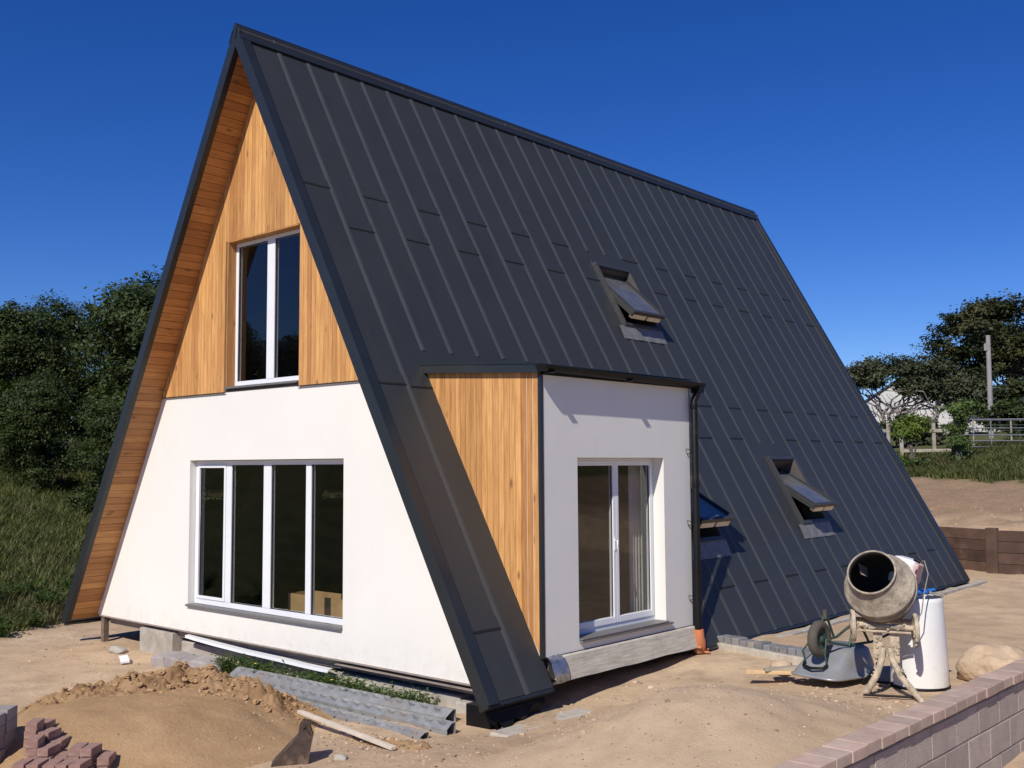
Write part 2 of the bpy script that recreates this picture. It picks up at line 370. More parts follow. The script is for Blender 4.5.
def gh(x, y):
    h = base_h(x, y); P = V((x, y, 0))
    near = 1-sstep(25, 60, hypot(x-5, y-5))
    h += .030*noise.noise(P*1.1)*near + .018*noise.noise(P*3.1+V((9, 3, 1)))*near
    if near > .9:
        for o_ in (0, 1.25): c_ = (x-5.5-o_) + .18*(y+2) + .25*sin(y*.6); h -= .028*math.exp(-(c_/.16)**2)*(1-sstep(1.5, 3, y)) - .014*math.exp(-((abs(c_)-.26)/.10)**2)*(1-sstep(1.5, 3, y))
    t = bank_t(x, y); d = bank_l(x, y)
    if t > .4 or d > 0: h += .10*noise.noise(P*.9)*near + .05*noise.noise(P*2.6)*near + .5*noise.noise(P*.05)*(1-near)
    # a low scraped ridge of soil in front of the lintels
    return h
def axis(lo, hi, st, far):
    a = [lo + i*st for i in range(int((hi-lo)/st)+1)]; s = st; x = lo; L = []
    while x > -far: s *= 1.13; x -= s; L.append(x)
    s = st; x = a[-1]; R = []
    while x < far: s *= 1.13; x += s; R.append(x)
    return L[::-1] + a + R
xs = axis(-9, 13, .13, 900); ys = axis(-7, 27, .15, 900)
gm = bpy.data.meshes.new('ground'); gv = [(x, y, gh(x, y)) for y in ys for x in xs]; nx = len(xs)
gm.from_pydata(gv, [], [(j*nx+i, j*nx+i+1, (j+1)*nx+i+1, (j+1)*nx+i) for j in range(len(ys)-1) for i in range(nx-1)])
gm.materials.append(M['ground']); gm.polygons.foreach_set('use_smooth', [True]*len(gm.polygons))
ga = gm.attributes.new('grass', 'FLOAT', 'POINT'); da = gm.attributes.new('dark', 'FLOAT', 'POINT')
def grass_at(x, y):
    n = noise.noise(V((x, y, 0))*.8)*.7 + noise.noise(V((x, y, 4))*2.5)*.3
    a = sstep(-.2, .35, bank_l(x, y) + n*.5); t = bank_t(x, y); b = sstep(6.6, 7.3, t + n*.7)
    if bank_l(x, y) < 1 and t < 5 and hypot(x-4, y-4) > 40: a = max(a, sstep(40, 55, hypot(x-4, y-4)))
    return max(a, b)
ga.data.foreach_set('value', [grass_at(x, y) for x, y, z in gv])
da.data.foreach_set('value', [sstep(.0, 3.0, bank_t(x, y)+noise.noise(V((x, y, 0))*1.3)*1.2)*.95 for x, y, z in gv])
go = bpy.data.objects.new('ground', gm); C.objects.link(go); go['kind'] = 'structure'

# ------------------------------------------------------------------ the house
W, H, D, REC = 4.6, 8.308, 14.29, .50
LL = sqrt(W*W+H*H); NX, NZ = H/LL, W/LL
def slope(sg):      # (v, y, w): v = horizontal distance from the ridge, w = height along the roof's normal
    return lambda p: V((sg*(p.x + p.z*NX), p.y, H*(1-p.x/W) + p.z*NZ))
def vz(z): return W*(1-z/H)
def zr(x, T=0): return H*(1-abs(x)/W) - T/NZ      # height of the slope face lying T below the roof surface
house = thing('a_frame_house', (0, 0, 0), 'steep A-frame house with black metal roof, larch and cream gable and a side dormer', 'house')
SKY_R = [(6.06, 7.00, vz(5.68), vz(4.66)), (8.52, 9.38, vz(2.42), vz(1.40)), (4.84, 5.76, vz(2.36), vz(1.30))]   # y0 y1 v0 v1
SKY_L = [(1.55, 2.45, vz(2.75), vz(1.8)), (4.05, 4.95, vz(2.7), vz(1.75))]
YC, YR, XD = 1.03, 4.05, 4.47
VD = 2.66
def slab_with_holes(mb, v0, v1, y0, y1, w0, w1, holes, mt=0, mbm=1):
    vs = sorted({v0, v1, *[h[2] for h in holes], *[min(h[3], v1) for h in holes]}); yy = sorted({y0, y1, *[h[0] for h in holes], *[h[1] for h in holes]})
    vs = [q for q in vs if v0 <= q <= v1]; yy = [q for q in yy if y0 <= q <= y1]
    def solid(i, j):
        if i < 0 or j < 0 or i >= len(vs)-1 or j >= len(yy)-1: return False
        cv, cy = (vs[i]+vs[i+1])/2, (yy[j]+yy[j+1])/2
        return not any(h[0] < cy < h[1] and h[2] < cv < h[3] for h in holes)
    for i in range(len(vs)-1):
        for j in range(len(yy)-1):
            if not solid(i, j): continue
            a, b, c, d = vs[i], vs[i+1], yy[j], yy[j+1]
            mb.add([(a,c,w1),(b,c,w1),(b,d,w1),(a,d,w1)], [(0,1,2,3)], mt); mb.add([(a,c,w0),(b,c,w0),(b,d,w0),(a,d,w0)], [(3,2,1,0)], mbm)
            for (ii, jj, e) in ((i-1,j,[(a,c),(a,d)]), (i+1,j,[(b,c),(b,d)]), (i,j-1,[(a,c),(b,c)]), (i,j+1,[(a,d),(b,d)])):
                if not solid(ii, jj): (p, q), (r, t) = e; mb.add([(p,q,w0),(r,t,w0),(r,t,w1),(p,q,w1)], [(0,1,2,3)], mt)
SEAM = [.12 + .4955*k for k in range(29)]
for sg, holes in ((1, [(YC, YR, VD, 9)] + SKY_R), (-1, SKY_L)):
    T = slope(sg); mb = MB(T)
    slab_with_holes(mb, .0 if sg > 0 else .002, W, 0, D, -.10, 0, holes, 0, 1)
    inner = [(h[0], h[1], h[2], h[3]) for h in holes]
    slab_with_holes(mb, .35, W-.02, REC+.12, D-.5, -.27, -.104, inner, 1, 1)
    # standing seams, broken where the dormer and roof windows cut the sheets
    for y in SEAM:
        cuts = sorted([(h[2]-.16, (h[3]+.13 if h[3] < 9 else 9)) for h in holes if h[0]-.10 < y < h[1]+.10]); a = .10
        for c0, c1 in cuts + [(W+.003, 99)]:
            if c0 > a: mb.prism([(y-.048, .001), (y+.042, .001), (y+.014, .009), (y-.010, .009)], lambda u, v, t: (t, u, v), a, min(c0, W+.003), 2)
            a = max(a, c1)
    # lap joints of the sheets, staggered from sheet to sheet
    for k in range(28):
        ya, yb = SEAM[k]+.02, SEAM[k+1]-.02
        for z in ((5.95, 3.32, .63) if k % 2 == 0 else (5.40, 2.78 if k != 1 else 3.3, .10)):
            v = vz(z)
            if z < .3 and sg > 0: continue
            if any(h[0]-.15 < (ya+yb)/2 < h[1]+.15 and h[2]-.2 < v < h[3]+.2 for h in holes): continue
            mb.box(v-.010, v+.0, ya, yb, .001, .006, 3); mb.box(v-.07, v-.012, ya, yb, .001, .004, 0)
    o = mb.build('roof_slope', [M['roof'], M['lining'], M['seam'], M['gap']], house)
    # verge trims front and back, with the return under the edge
    for y0, y1, inn in ((-.012, 0, (0, .075)), (D, D+.012, (D-.075, D))):
        vb = MB(T); vb.box(-.0, W+.01, y0, y1, -.128, .022, 0)
        vb.box(.02, W, inn[0], inn[1], -.128, -.103, 0)
        yy = (y0, .135) if y0 < 1 else (D-.135, y1)
        vb.box(0.0, W+.01, yy[0], yy[1], .022, .026, 0); vb.box(0.0, W+.01, *((.123, .135) if y0 < 1 else (D-.135, D-.123)), .002, .022, 0)
        vb.build('verge_trim', M['trim'], house, .006)
    # soffit boards of the overhang
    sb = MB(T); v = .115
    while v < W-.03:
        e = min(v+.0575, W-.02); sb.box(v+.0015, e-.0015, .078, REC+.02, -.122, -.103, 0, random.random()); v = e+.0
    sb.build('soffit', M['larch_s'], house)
    eb = MB(T); eb.box(W+.003, W+.02, -.012, D+.01, -.14, .0, 0) if sg < 0 else (eb.box(W+.003, W+.02, -.012, YC, -.14, .0, 0), eb.box(W+.003, W+.02, YR+.05, D+.01, -.14, .0, 0))
    eb.build('eaves_trim', M['trim'], house)
rb = MB()
for sg in (1, -1):
    rb.T = slope(sg); rb.box(-.01, .115, -.02, D+.02, .026, .031, 0); rb.box(.108, .115, -.02, D+.02, .018, .026, 0)
    pass
rb.T = None; rb.tube([(0, -.02, H+.042), (0, D+.02, H+.042)], .012, 8, 0)
rb.prism([(0, H+.050), (-.046, H+.0), (0, H-.17), (.050, H+.0)], lambda u, v, t: (u, t, v), -.022, -.014)
ridge = rb.build('ridge_cap', M['trim'], house)
rv = MB(slope(1))
for i in range(6): rv.box(.03, .05, .55+i*2.4, .565+i*2.4, .031, .040, 0)
rv.build_split('rivet', M['galv'], ridge)

# gable walls
TI = .122
def wall_piece(mb, x0, x1, z0, z1, y0, y1, T=TI, mi=0):
    """part of a wall between x0..x1, z0..z1 clipped by both slopes"""
    def xr(z): return (H - T/NZ - z)*W/H
    near = 0 if x0 < 0 < x1 else min(abs(x0), abs(x1))
    z1 = min(z1, H - T/NZ - near*H/W - .0005)
    if z1 <= z0 + .002: return
    zs = [z0, z1]
    for xx in (x0, x1):
        zz = H - T/NZ - abs(xx)*H/W
        if z0 < zz < z1: zs.append(zz)
    if x0 < 0 < x1 and z0 < H-T/NZ < z1: zs.append(H-T/NZ-.001)
    zs = sorted(zs); L = [(max(x0, -xr(z)), z) for z in zs]; R = [(min(x1, xr(z)), z) for z in zs]
    L = [p for p in L if p[0] <= x1]; R = [p for p in R if p[0] >= x0]
    poly = L + R[::-1]; q = []
    for p in poly:
        if not q or hypot(p[0]-q[-1][0], p[1]-q[-1][1]) > 1e-4: q.append(p)
    if hypot(q[0][0]-q[-1][0], q[0][1]-q[-1][1]) < 1e-4: q.pop()
    if len(q) > 2: mb.prism(q, lambda u, v, t: (u, t, v), y0, y1, mi, random.random())
WX0, WX1, WZ0, WZ1 = -1.78, 1.715, .375, 2.47
UX0, UX1, UZ0, UZ1 = -.865, .79, 3.46, 5.565
ZB = 3.42
mb = MB(); y0, y1 = REC, REC+.20
wall_piece(mb, -9, WX0, .02, ZB-.004, y0, y1); wall_piece(mb, WX1, 9, .02, ZB-.004, y0, y1)
mb.box(WX0, WX1, y0, y1, .02, WZ0); mb.box(WX0, WX1, y0, y1, WZ1, ZB-.004)
mb.build('rendered_wall', M['render'], house)
mb = MB(); mb.box(-4.35, 4.3, REC-.025, REC+.0, .005, .018); mb.box(-4.3, 4.25, REC+.002, REC+.10, .005, .018)
mb.build('base_bead', M['board_grey'], house)
mb = MB(); x = -4.0
while x < 4:
    e = x+.086
    segs = [(ZB, 9)]
    cx = (x+e)/2
    if UX0-.01 < cx < UX1+.01: segs = [(UZ1, 9)]
    for a, b in segs:
        wall_piece(mb, x+.0026, e-.0026, a, b, REC-.022, REC-.001)
    x = e
mb.build('larch_cladding', M['larch_v'], house)
mb = MB(); wall_piece(mb, -9, UX0, ZB, 9, REC, REC+.20); wall_piece(mb, UX1, 9, ZB, 9, REC, REC+.20); wall_piece(mb, UX0, UX1, UZ1+.0, 9, REC, REC+.20); mb.box(UX0, UX1, REC, REC+.20, ZB, UZ0)
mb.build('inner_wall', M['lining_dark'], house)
mb = MB(); mb.box(-2.55, UX0-.002, REC-.030, REC-.0225, ZB-.012, ZB+.001); mb.box(UX1+.002, 2.45, REC-.030, REC-.0225, ZB-.012, ZB+.001)
mb.build_split('cladding_bead', M['trim'], house)
mb = MB(); yb = D-.5; wall_piece(mb, -9, 9, .02, 9, yb-.12, yb); mb.build('rear_wall', M['larch_v'], house)
# floors and partition
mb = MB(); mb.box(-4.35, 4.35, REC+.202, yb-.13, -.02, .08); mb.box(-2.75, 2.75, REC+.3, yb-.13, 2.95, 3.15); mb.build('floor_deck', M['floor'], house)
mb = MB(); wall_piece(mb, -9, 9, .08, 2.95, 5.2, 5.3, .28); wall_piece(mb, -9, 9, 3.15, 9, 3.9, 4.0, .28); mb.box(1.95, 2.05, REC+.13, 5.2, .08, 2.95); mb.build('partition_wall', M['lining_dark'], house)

def window(name, x0, x1, z0, z1, y, mull, wid, parent, leafs=(), fw=.055):
    """uPVC frame with its bottom rail, mullions at mull, and a pane between each pair"""
    f = MB(); f.box(x0, x1, y, y+.07, z1-fw, z1); f.box(x0, x1, y, y+.07, z0, z0+fw+.015)
    zz0, zz1 = z0+fw+.015, z1-fw
    f.box(x0, x0+fw, y, y+.07, zz0, zz1); f.box(x1-fw, x1, y, y+.07, zz0, zz1)
    for m, hw in zip(mull, wid): f.box(m-hw, m+hw, y-.004, y+.07, zz0, zz1)
    o = f.build(name, M['upvc'], parent, .006)
    ed = [x0+fw] + [e for m, hw in zip(mull, wid) for e in (m-hw, m+hw)] + [x1-fw]
    for i in range(0, len(ed), 2):
        a, b = ed[i], ed[i+1]
        s = MB()
        ins = .045 if (i//2) in leafs else 0
        if ins:
            s.box(a+.004, a+ins, y+.0-.012, y+.05, zz0+.004, zz1-.004); s.box(b-ins, b-.004, y-.012, y+.05, zz0+.004, zz1-.004)
            s.box(a+ins, b-ins, y-.012, y+.05, zz0+.004, zz0+ins); s.box(a+ins, b-ins, y-.012, y+.05, zz1-ins, zz1-.004)
            s.build('sash', M['upvc'], o, .004)
        g = MB(); g.box(a+ins-.001, b-ins+.001, y+.025, y+.031, zz0+ins-.001, zz1-ins+.001); g.build('pane', M['glass'], o)
        k = MB(); a2, b2, c2, d2 = a+ins, b-ins, zz0+ins, zz1-ins
        k.box(a2, a2+.008, y+.012, y+.024, c2, d2); k.box(b2-.008, b2, y+.012, y+.024, c2, d2); k.box(a2+.008, b2-.008, y+.012, y+.024, c2, c2+.008); k.box(a2+.008, b2-.008, y+.012, y+.024, d2-.008, d2)
        k.build('glazing_seal', M['seal'], o)
    return o
wl = window('living_room_window', WX0+.006, WX1-.006, WZ0+.035, WZ1-.006, REC+.10, [-.925, -.012, .89], [.065, .085, .055], house, fw=.06, leafs=(0,))
wl['label'] = 'wide four pane white window in the cream render'
mb = MB(); mb.box(WX0+.002, WX1-.002, REC-.045, REC+.10, WZ0+.002, WZ0+.033); mb.build('window_sill', M['sill'], wl, .004)
wu = window('bedroom_window', UX0+.026, UX1-.004, UZ0+.035, UZ1-.02, REC+.11, [.0], [.085], house, fw=.055, leafs=())
wu['label'] = 'tall two pane white window in the larch gable'
mb = MB(); mb.box(UX0+.002, UX1-.002, REC-.04, REC+.10, UZ0+.003, UZ0+.033); mb.build('window_sill', M['sill'], wu, .004)
mb = MB(); mb.box(UX0-.002, UX0+.022, REC-.02, REC+.19, UZ0+.036, UZ1-.001, 0, .1); mb.box(UX0+.024, UX1, REC-.02, REC+.19, UZ1-.018, UZ1+.0, 0, .2)
mb.build('larch_reveal', M['larch_v'], wu)

# dormer
dr = MB()
ztop = lambda x: 3.50 - (x-2.6)*.055
cb = MB(); x = XD-.03
while x > 2.62:
    e = x-.086; e2 = max(e, 2.63)
    lo = lambda q: max(zr(q)+.004, .315)
    cb.prism([(e2+.0026, lo(e2)), (x-.0026, lo(x)), (x-.0026, ztop(x)), (e2+.0026, ztop(e2))], lambda u, v, t: (u, t, v), YC-.022, YC-.001, 0, random.random())
    x = e
bd = XD-.03
DY0, DY1, DZ0, DZ1 = 1.655, 3.43, .40, 2.455
dm = MB(); dm.box(XD-.24, XD, YC-.02, DY0, .29, 3.43); dm.box(XD-.24, XD, DY1, YR, .29, 3.43); dm.box(XD-.24, XD, DY0, DY1, DZ1, 3.43); dm.box(XD-.24, XD, DY0, DY1, .29, DZ0)
dormer = dm.build('dormer', M['render2'], house); dormer['label'] = 'flat roofed side dormer with pale grey render face'
cb.build('larch_cheek', M['larch_v'], dormer)
mb = MB(); mb.box(XD-.03, XD+.006, YC-.034, YC-.0205, .285, 3.41); mb.box(XD+.001, XD+.006, YC-.0205, YC+.02, .285, 3.41); mb.build('corner_trim', M['trim'], dormer)
mb = MB()
mb.prism([(2.63, zr(2.63)+.0), (XD-.241, zr(XD-.241)), (XD-.241, 3.4), (2.63, 3.49)], lambda u, v, t: (u, t, v), YC, YC+.08)
mb.prism([(2.63, zr(2.63)+.0), (XD-.241, zr(XD-.241)), (XD-.241, 3.4), (2.63, 3.49)], lambda u, v, t: (u, t, v), YR-.08, YR-.002)
mb.prism([(2.63, zr(2.63)-.3), (XD-.0, zr(XD)), (XD-.0, 3.4), (2.63, 3.49)], lambda u, v, t: (u, t, v), YR+.001, YR+.02, 1)
mb.build_split('cheek_frame', [M['lining'], M['trim']], dormer)
mb = MB(); F3 = lambda u, v, t: (u, t, v)
mb.prism([(2.50, 3.515), (XD+.03, 3.408), (XD+.03, 3.475), (2.50, 3.60)], F3, YC-.06, YR+.06)
mb.prism([(2.56, 3.50), (XD+.045, 3.385), (XD+.045, 3.480), (2.56, 3.600)], F3, YC-.085, YC-.062)      # verge flashing
mb.prism([(2.54, 3.602), (XD+.045, 3.483), (XD+.045, 3.492), (2.54, 3.612)], F3, YC-.095, YR+.08)
mb.build('dormer_roof', [M['trim']], dormer)
# gutter: half round, open end caps, brackets, downpipe with clips
def gut(mb):
    n = 10; pr = [(XD+.095+.072*cos(pi+pi*i/n), .072*sin(pi+pi*i/n)) for i in range(n+1)] + [(XD+.095+.063*cos(2*pi-pi*i/n), .063*sin(2*pi-pi*i/n)) for i in range(n+1)]
    fall = lambda t: 3.468-.010*(t-1)
    mb.prism(pr, lambda u, v, t: (u, t, v+fall(t)), YC-.12, YR+.15)
    for t in (YC-.128, YR+.142): mb.prism([(XD+.095+.078*cos(pi+pi*i/n), .078*sin(pi+pi*i/n)) for i in range(n+1)], lambda u, v, tt: (u, tt, v+fall(t)), t, t+.016)
    for t in (1.06, 2.55): mb.box(XD+.012, XD+.178, t-.05, t+.05, fall(t)-.083, fall(t)-.071)
    mb.box(XD+.002, XD+.022, YC-.05, YR+.06, 3.37, 3.47)
    mb.box(XD+.02, XD+.170, YR+.03, YR+.12, 3.31, 3.40)
g = MB(); gut(g); gutter = g.build('gutter', M['black'], dormer)
dp = MB(); px_, py_ = XD+.085, YR-.005
dp.tube([(XD+.095, YR+.075, 3.38), (XD+.095, YR+.06, 3.30), (px_, py_, 3.20), (px_, py_, .10)], .046, 14)
for z in (3.12, 2.1, 1.0): dp.tube([(px_, py_, z-.02), (px_, py_, z+.03)], .053, 14)
dp.build('downpipe', M['black'], dormer)
cl = MB()
for z in (2.55, 1.62, .66): cl.tube([(px_-.02, py_-.02, z), (px_-.06, py_-.12, z+.02), (px_-.08, py_-.06, z-.05), (px_-.02, py_-.02, z-.02)], .006, 6)
cl.build_split('pipe_clip', M['black'], dormer)
# french door
def door():
    y0, y1, z0, z1 = DY0, DY1, DZ0, DZ1; X = XD-.165; mid = 2.60
    f = MB(); t = .035
    f.box(X-.06, X, y0+.002, y1-.002, z1-t, z1-.002); f.box(X-.06, X, y0+.002, y0+t, z0+.07, z1-t); f.box(X-.06, X, y1-t, y1-.002, z0+.07, z1-t); f.box(X-.06, X, y0+.002, y1-.002, z0+.002, z0+.07)
    o = f.build('french_door', M['upvc'], dormer, .005)
    for a, b in ((y0+t+.003, mid-.002), (mid+.002, y1-t-.003)):
        l = MB(); w_ = .055; c, d = z0+.074, z1-t-.003
        l.box(X-.05, X+.012, a, a+w_, c, d); l.box(X-.05, X+.012, b-w_, b, c, d); l.box(X-.05, X+.012, a+w_, b-w_, c, c+w_+.02); l.box(X-.05, X+.012, a+w_, b-w_, d-w_, d)
        l.build('door_leaf', M['upvc'], o, .005)
        g = MB(); g.box(X-.02, X-.014, a+w_-.001, b-w_+.001, c+w_+.019, d-w_+.001); g.build('pane', M['glass'], o)
        k = MB(); k.box(X-.013, X-.004, a+w_, a+w_+.01, c+w_+.02, d-w_); k.box(X-.013, X-.004, b-w_-.01, b-w_, c+w_+.02, d-w_); k.build('glazing_seal', M['seal'], o)
    h = MB(); h.box(X+.0125, X+.020, mid-.045, mid-.02, 1.34, 1.50); h.tube([(X+.016, mid-.032, 1.46), (X+.05, mid-.032, 1.46), (X+.05, mid-.032, 1.36)], .008, 8); h.build('door_handle', M['upvc'], o)
    s = MB(); s.box(XD-.16, XD+.05, y0+.004, y1-.004, z0+.0015, z0+.018); s.box(XD+.002, XD+.05, y0-.0, y1+.10, z0-.028, z0-.005); s.build('door_sill', M['sill'], o, .004)
    return o
fd = door(); fd['label'] = 'white two leaf glazed door in the dormer'
# curtain just inside the right leaf
cu = MB(); n = 40
for i in range(n):
    a, b = DY1-.30+.28*i/n, DY1-.30+.28*(i+1)/n; s1, s2 = .02*sin(i*.7), .02*sin((i+1)*.7)
    cu.add([(XD-.34+s1, a, .30), (XD-.34+s2, b, .30), (XD-.34+s2, b, 2.5), (XD-.34+s1, a, 2.5)], [(0, 1, 2, 3)], 0, .5, True)
cu.build('curtain', M['curtain'], house, weld=True)
# concrete base under the dormer and the foil at its near end
mb = MB(); n = 14
for i in range(n):
    a, b = YC+.22+(2.78)*i/n, YC+.22+2.78*(i+1)/n
    j = lambda k: .012*noise.noise(V((k*1.7, 3, 1)))
    mb.add([(XD+.015, a, .285), (XD+.05+j(a), a, .27), (XD+.12+j(a+5), a, .025+j(a)), (XD-.1, a, .02), (XD+.015, b, .285), (XD+.05+j(b), b, .27), (XD+.12+j(b+5), b, .025+j(b)), (XD-.1, b, .02)],
           [(0, 1, 5, 4), (1, 2, 6, 5), (2, 3, 7, 6)] + ([(3, 2, 1, 0)] if i == 0 else []) + ([(4, 5, 6, 7)] if i == n-1 else []))
mb.build('dormer_base', M['slab'], house, weld=True)
mb = MB(); mb.box(XD-.25, XD-.02, YC+.1, YR-.02, .05, .29); mb.build('dormer_floor', M['lining_dark'], house)
fo = MB(); n = 7
for i in range(n):
    for k in range(6):
        def P(i, k):
            y = YC+.04+.24*i/n; pr = [(XD-.02, .30), (XD+.02, .29), (XD+.075, .25), (XD+.11, .13), (XD+.14, .03), (XD+.05, .0), (XD-.1, .0)][k]
            q = V((i*1.9, k*2.3, 0)); return (pr[0]+.02*noise.noise(q)+.006, y+.02*noise.noise(q+V((5, 5, 5))), pr[1]+.02*noise.noise(q+V((1, 7, 2))))
        fo.add([P(i, k), P(i+1, k), P(i+1, k+1), P(i, k+1)], [(0, 1, 2, 3)], 0, .5, True)
fo.build('foil_wrap', M['foil'], house, weld=True)
# frayed membrane under the eaves corner
mm = MB(); T = slope(1)
mm.T = T
pts = [(W-.02, .05), (W+.10, .14), (W+.06, .2), (W+.16, .30), (W+.08, .46), (W+.11, .6), (W+.04, .8), (W+.05, 1.0), (W-.02, 1.02)]
mm.prism(pts, lambda u, v, t: (u, v, t), -.16, -.155); mm.build('eaves_membrane', M['black'], house)
# under the floor: edge beam, footing, pads, corner post
mb = MB(); mb.box(-4.2, 4.2, REC+.09, REC+.20, -.11, .004); mb.build('edge_beam', M['board_grey'], house)
mb = MB(); mb.box(-4.33, -4.24, REC+.0, REC+.09, -.6, -.0); mb.build('timber_post', M['post'], house, .004)
mb = MB(); mb.box(-3.08, -2.15, REC-.02, REC+.5, -.6, -.05); mb.build('footing', M['concrete'], house, .01)
mb = MB(); mb.box(-2.14, 3.6, REC+.12, REC+.6, -.55, -.17); mb.build('footing', M['concrete'], house, .02)
mb = MB(); mb.box(-4.25, 3.9, 1.3, yb-.3, -.6, -.03); mb.build('footing', M['concrete'], house)
mb = MB(); mb.box(3.62, 3.95, REC+.02, REC+.35, -.5, -.2); mb.build('concrete_pad', M['concrete'], house, .02)
mb = MB(); mb.box(4.08, 4.44, .22, .95, -.5, -.105); mb.box(4.443, 4.50, .25, .93, -.5, -.13); mb.build('corner_support', M['black'], house, .005)
mb = MB(); mb.box(4.60, 4.85, .1, 1.5, -.42, -.27, M=Matrix.Rotation(-.02, 4, 'Z')); mb.build('eaves_pad', M['mortar'], house, .02)
# pale strip worked loose along the foot of the render
st = MB(); P0 = [(-1.75, -.03), (-1.5, -.045), (-1.0, -.068), (-.3, -.09), (.4, -.10), (1.0, -.115), (1.5, -.12)]
for (xa, za), (xb, zb) in zip(P0, P0[1:]): st.add([(xa, REC-.05, za), (xb, REC-.05, zb), (xb, REC-.055, zb-.036), (xa, REC-.055, za-.036), (xa, REC+.03, za+.01), (xb, REC+.03, zb+.01)], [(0, 1, 2, 3), (4, 5, 1, 0)])
st.build('loose_trim', M['upvc'], house)
st = MB(); st.box(1.6, 4.1, REC-.03, REC+.08, -.045, -.035); st.build('base_flashing', M['board_grey'], house)

# roof windows (centre pivot, standing open)
def skylight(sg, y0, y1, v0, v1, ang, yshade=True, front=True):
    T = slope(sg); L0 = (v1-v0)/NZ
    # frame: flashing kerb round the opening (v in horizontal units)
    dv = .05*NZ
    f = MB(T); k = .06
    f.box(v0-k*NZ*1.1, v0, y0-.04, y1+.04, .002, .055); f.box(v0, v1, y0-.04, y0, .002, .05); f.box(v0, v1, y1, y1+.04, .002, .05); f.box(v1, v1+k*NZ, y0-.06, y1+.06, .002, .055)
    f.box(v0-.05, v1+.02, y0-.075, y0-.041, .002, .014); f.box(v0-.05, v1+.02, y1+.041, y1+.075, .002, .014)
    o = f.build('skylight', M['sashm'], house, .003)
    a = MB(T); nn = 8
    for i in range(nn):
        p = lambda i: .008+.010*(i % 2)
        ya, yb = y0-.20+(y1-y0+.3)*i/nn, y0-.20+(y1-y0+.3)*(i+1)/nn; va, vb = v1+k*NZ, v1+.05+.10
        a.add([(va, ya, .03), (va, yb, .03), (vb, yb, p(i+1)), (vb, ya, p(i))], [(0, 1, 2, 3)], 0, .5)
    a.build('apron_flashing', M['lead'], o, weld=True)
    ln = MB(T); ln.box(v0-.0, v0+.01, y0, y1, -.27, .0); ln.box(v1-.01, v1, y0, y1, -.27, .0); ln.box(v0, v1, y0, y0+.018, -.27, .05); ln.box(v0, v1, y1-.018, y1, -.27, .05, 0)
    ln.build('opening_lining', M['lining_dark'], o)
    # sash in real lengths: s down the slope from the pivot, n out of the roof
    vm = (v0+v1)/2; hl = L0/2-.03
    def S(p):   # p = (s, y, n)
        s = p.x*cos(ang)-p.z*-sin(ang)*-1; n_ = p.x*sin(ang)+p.z*cos(ang)
        return T(V((vm+(s)*NZ, p.y, .06+n_)))
    sa = MB(S); a0, a1 = y0+.02, y1-.02; t = .05
    sa.box(-hl, hl, a0, a0+t, -.03, .035, 0); sa.box(-hl, hl, a1-t, a1, -.03, .035, 0); sa.box(-hl, -hl+t, a0+t, a1-t, -.03, .035, 0); sa.box(hl-t*1.1, hl, a0+t, a1-t, -.03, .035, 0)
    sa.box(hl-.02, hl+.035, a0-.02, a1+.02, .037, .05, 0); sa.box(-hl, hl-.02, a0-.012, a0+.02, .037, .047, 0); sa.box(-hl, hl-.02, a1-.02, a1+.012, .037, .047, 0)
    sa.build('sash', M['sashm'], o, .003)
    ps = MB(S); t2 = .05; ps.box(-hl+.01, hl-.01, a0+.01, a0+t2, -.07, -.032); ps.box(-hl+.01, hl-.01, a1-t2, a1-.01, -.07, -.032); ps.build_split('sash_stile', M['sashm'], o); pi_ = MB(S); pi_.box(hl-.075, hl-.005, a0+t2, (a0+a1)/2-.03, -.11, -.032); pi_.box(hl-.075, hl-.005, (a0+a1)/2+.03, a1-t2, -.11, -.032)
    pi_.box(-hl+.01, -hl+.06, a0+t2, a1-t2, -.07, -.032)
    pi_.build_split('timber_rail', M['rail_pale'], o)
    g = MB(S); g.box(-hl+t-.002, hl-t*1.1+.002, a0+t-.002, a1-t+.002, .010, .016); g.build('pane', M['sheenglass'], o)
    return o
for (a, b, c, d), an in zip(SKY_R, (radians(19), radians(31), radians(31))): skylight(1, a, b, c, d, an)
for (a, b, c, d) in SKY_L: skylight(-1, a, b, c, d, radians(20))

# ------------------------------------------------------------------ things inside, seen through the glass
t = thing('plywood_box', (.62, 1.22, .08), 'low plywood box standing inside behind the right panes of the wide window', 'box')
mb = MB(); mb.box(-.72, .62, -.2, -.18, 0, .56); mb.box(-.72, .62, .18, .2, 0, .56); mb.box(-.72, -.70, -.18, .18, 0, .56); mb.box(.60, .62, -.18, .18, 0, .56); mb.box(-.6, .6, -.18, .18, 0, .02); mb.build('side_panel', M['ply'], t)
t = thing('trestle', (.62, 2.05, .08), 'pale timber trestle stacked with short boards behind the right pane of the wide window', 'trestle')
for sx in (-.22, .22):
    for sy in (-.2, .2):
        mb = MB(); mb.tube([(sx*1.2, sy*1.4, 0), (sx*.9, sy*.5, .70)], .022, 4, sm=False); mb.build('leg', M['pine'], t)
for i in range(4):
    mb = MB(); mb.box(-.34+.02*i, .34, -.12, .12, .70+.07*i, .735+.07*i, 0, random.random()); mb.build('board', M['pine'], t)

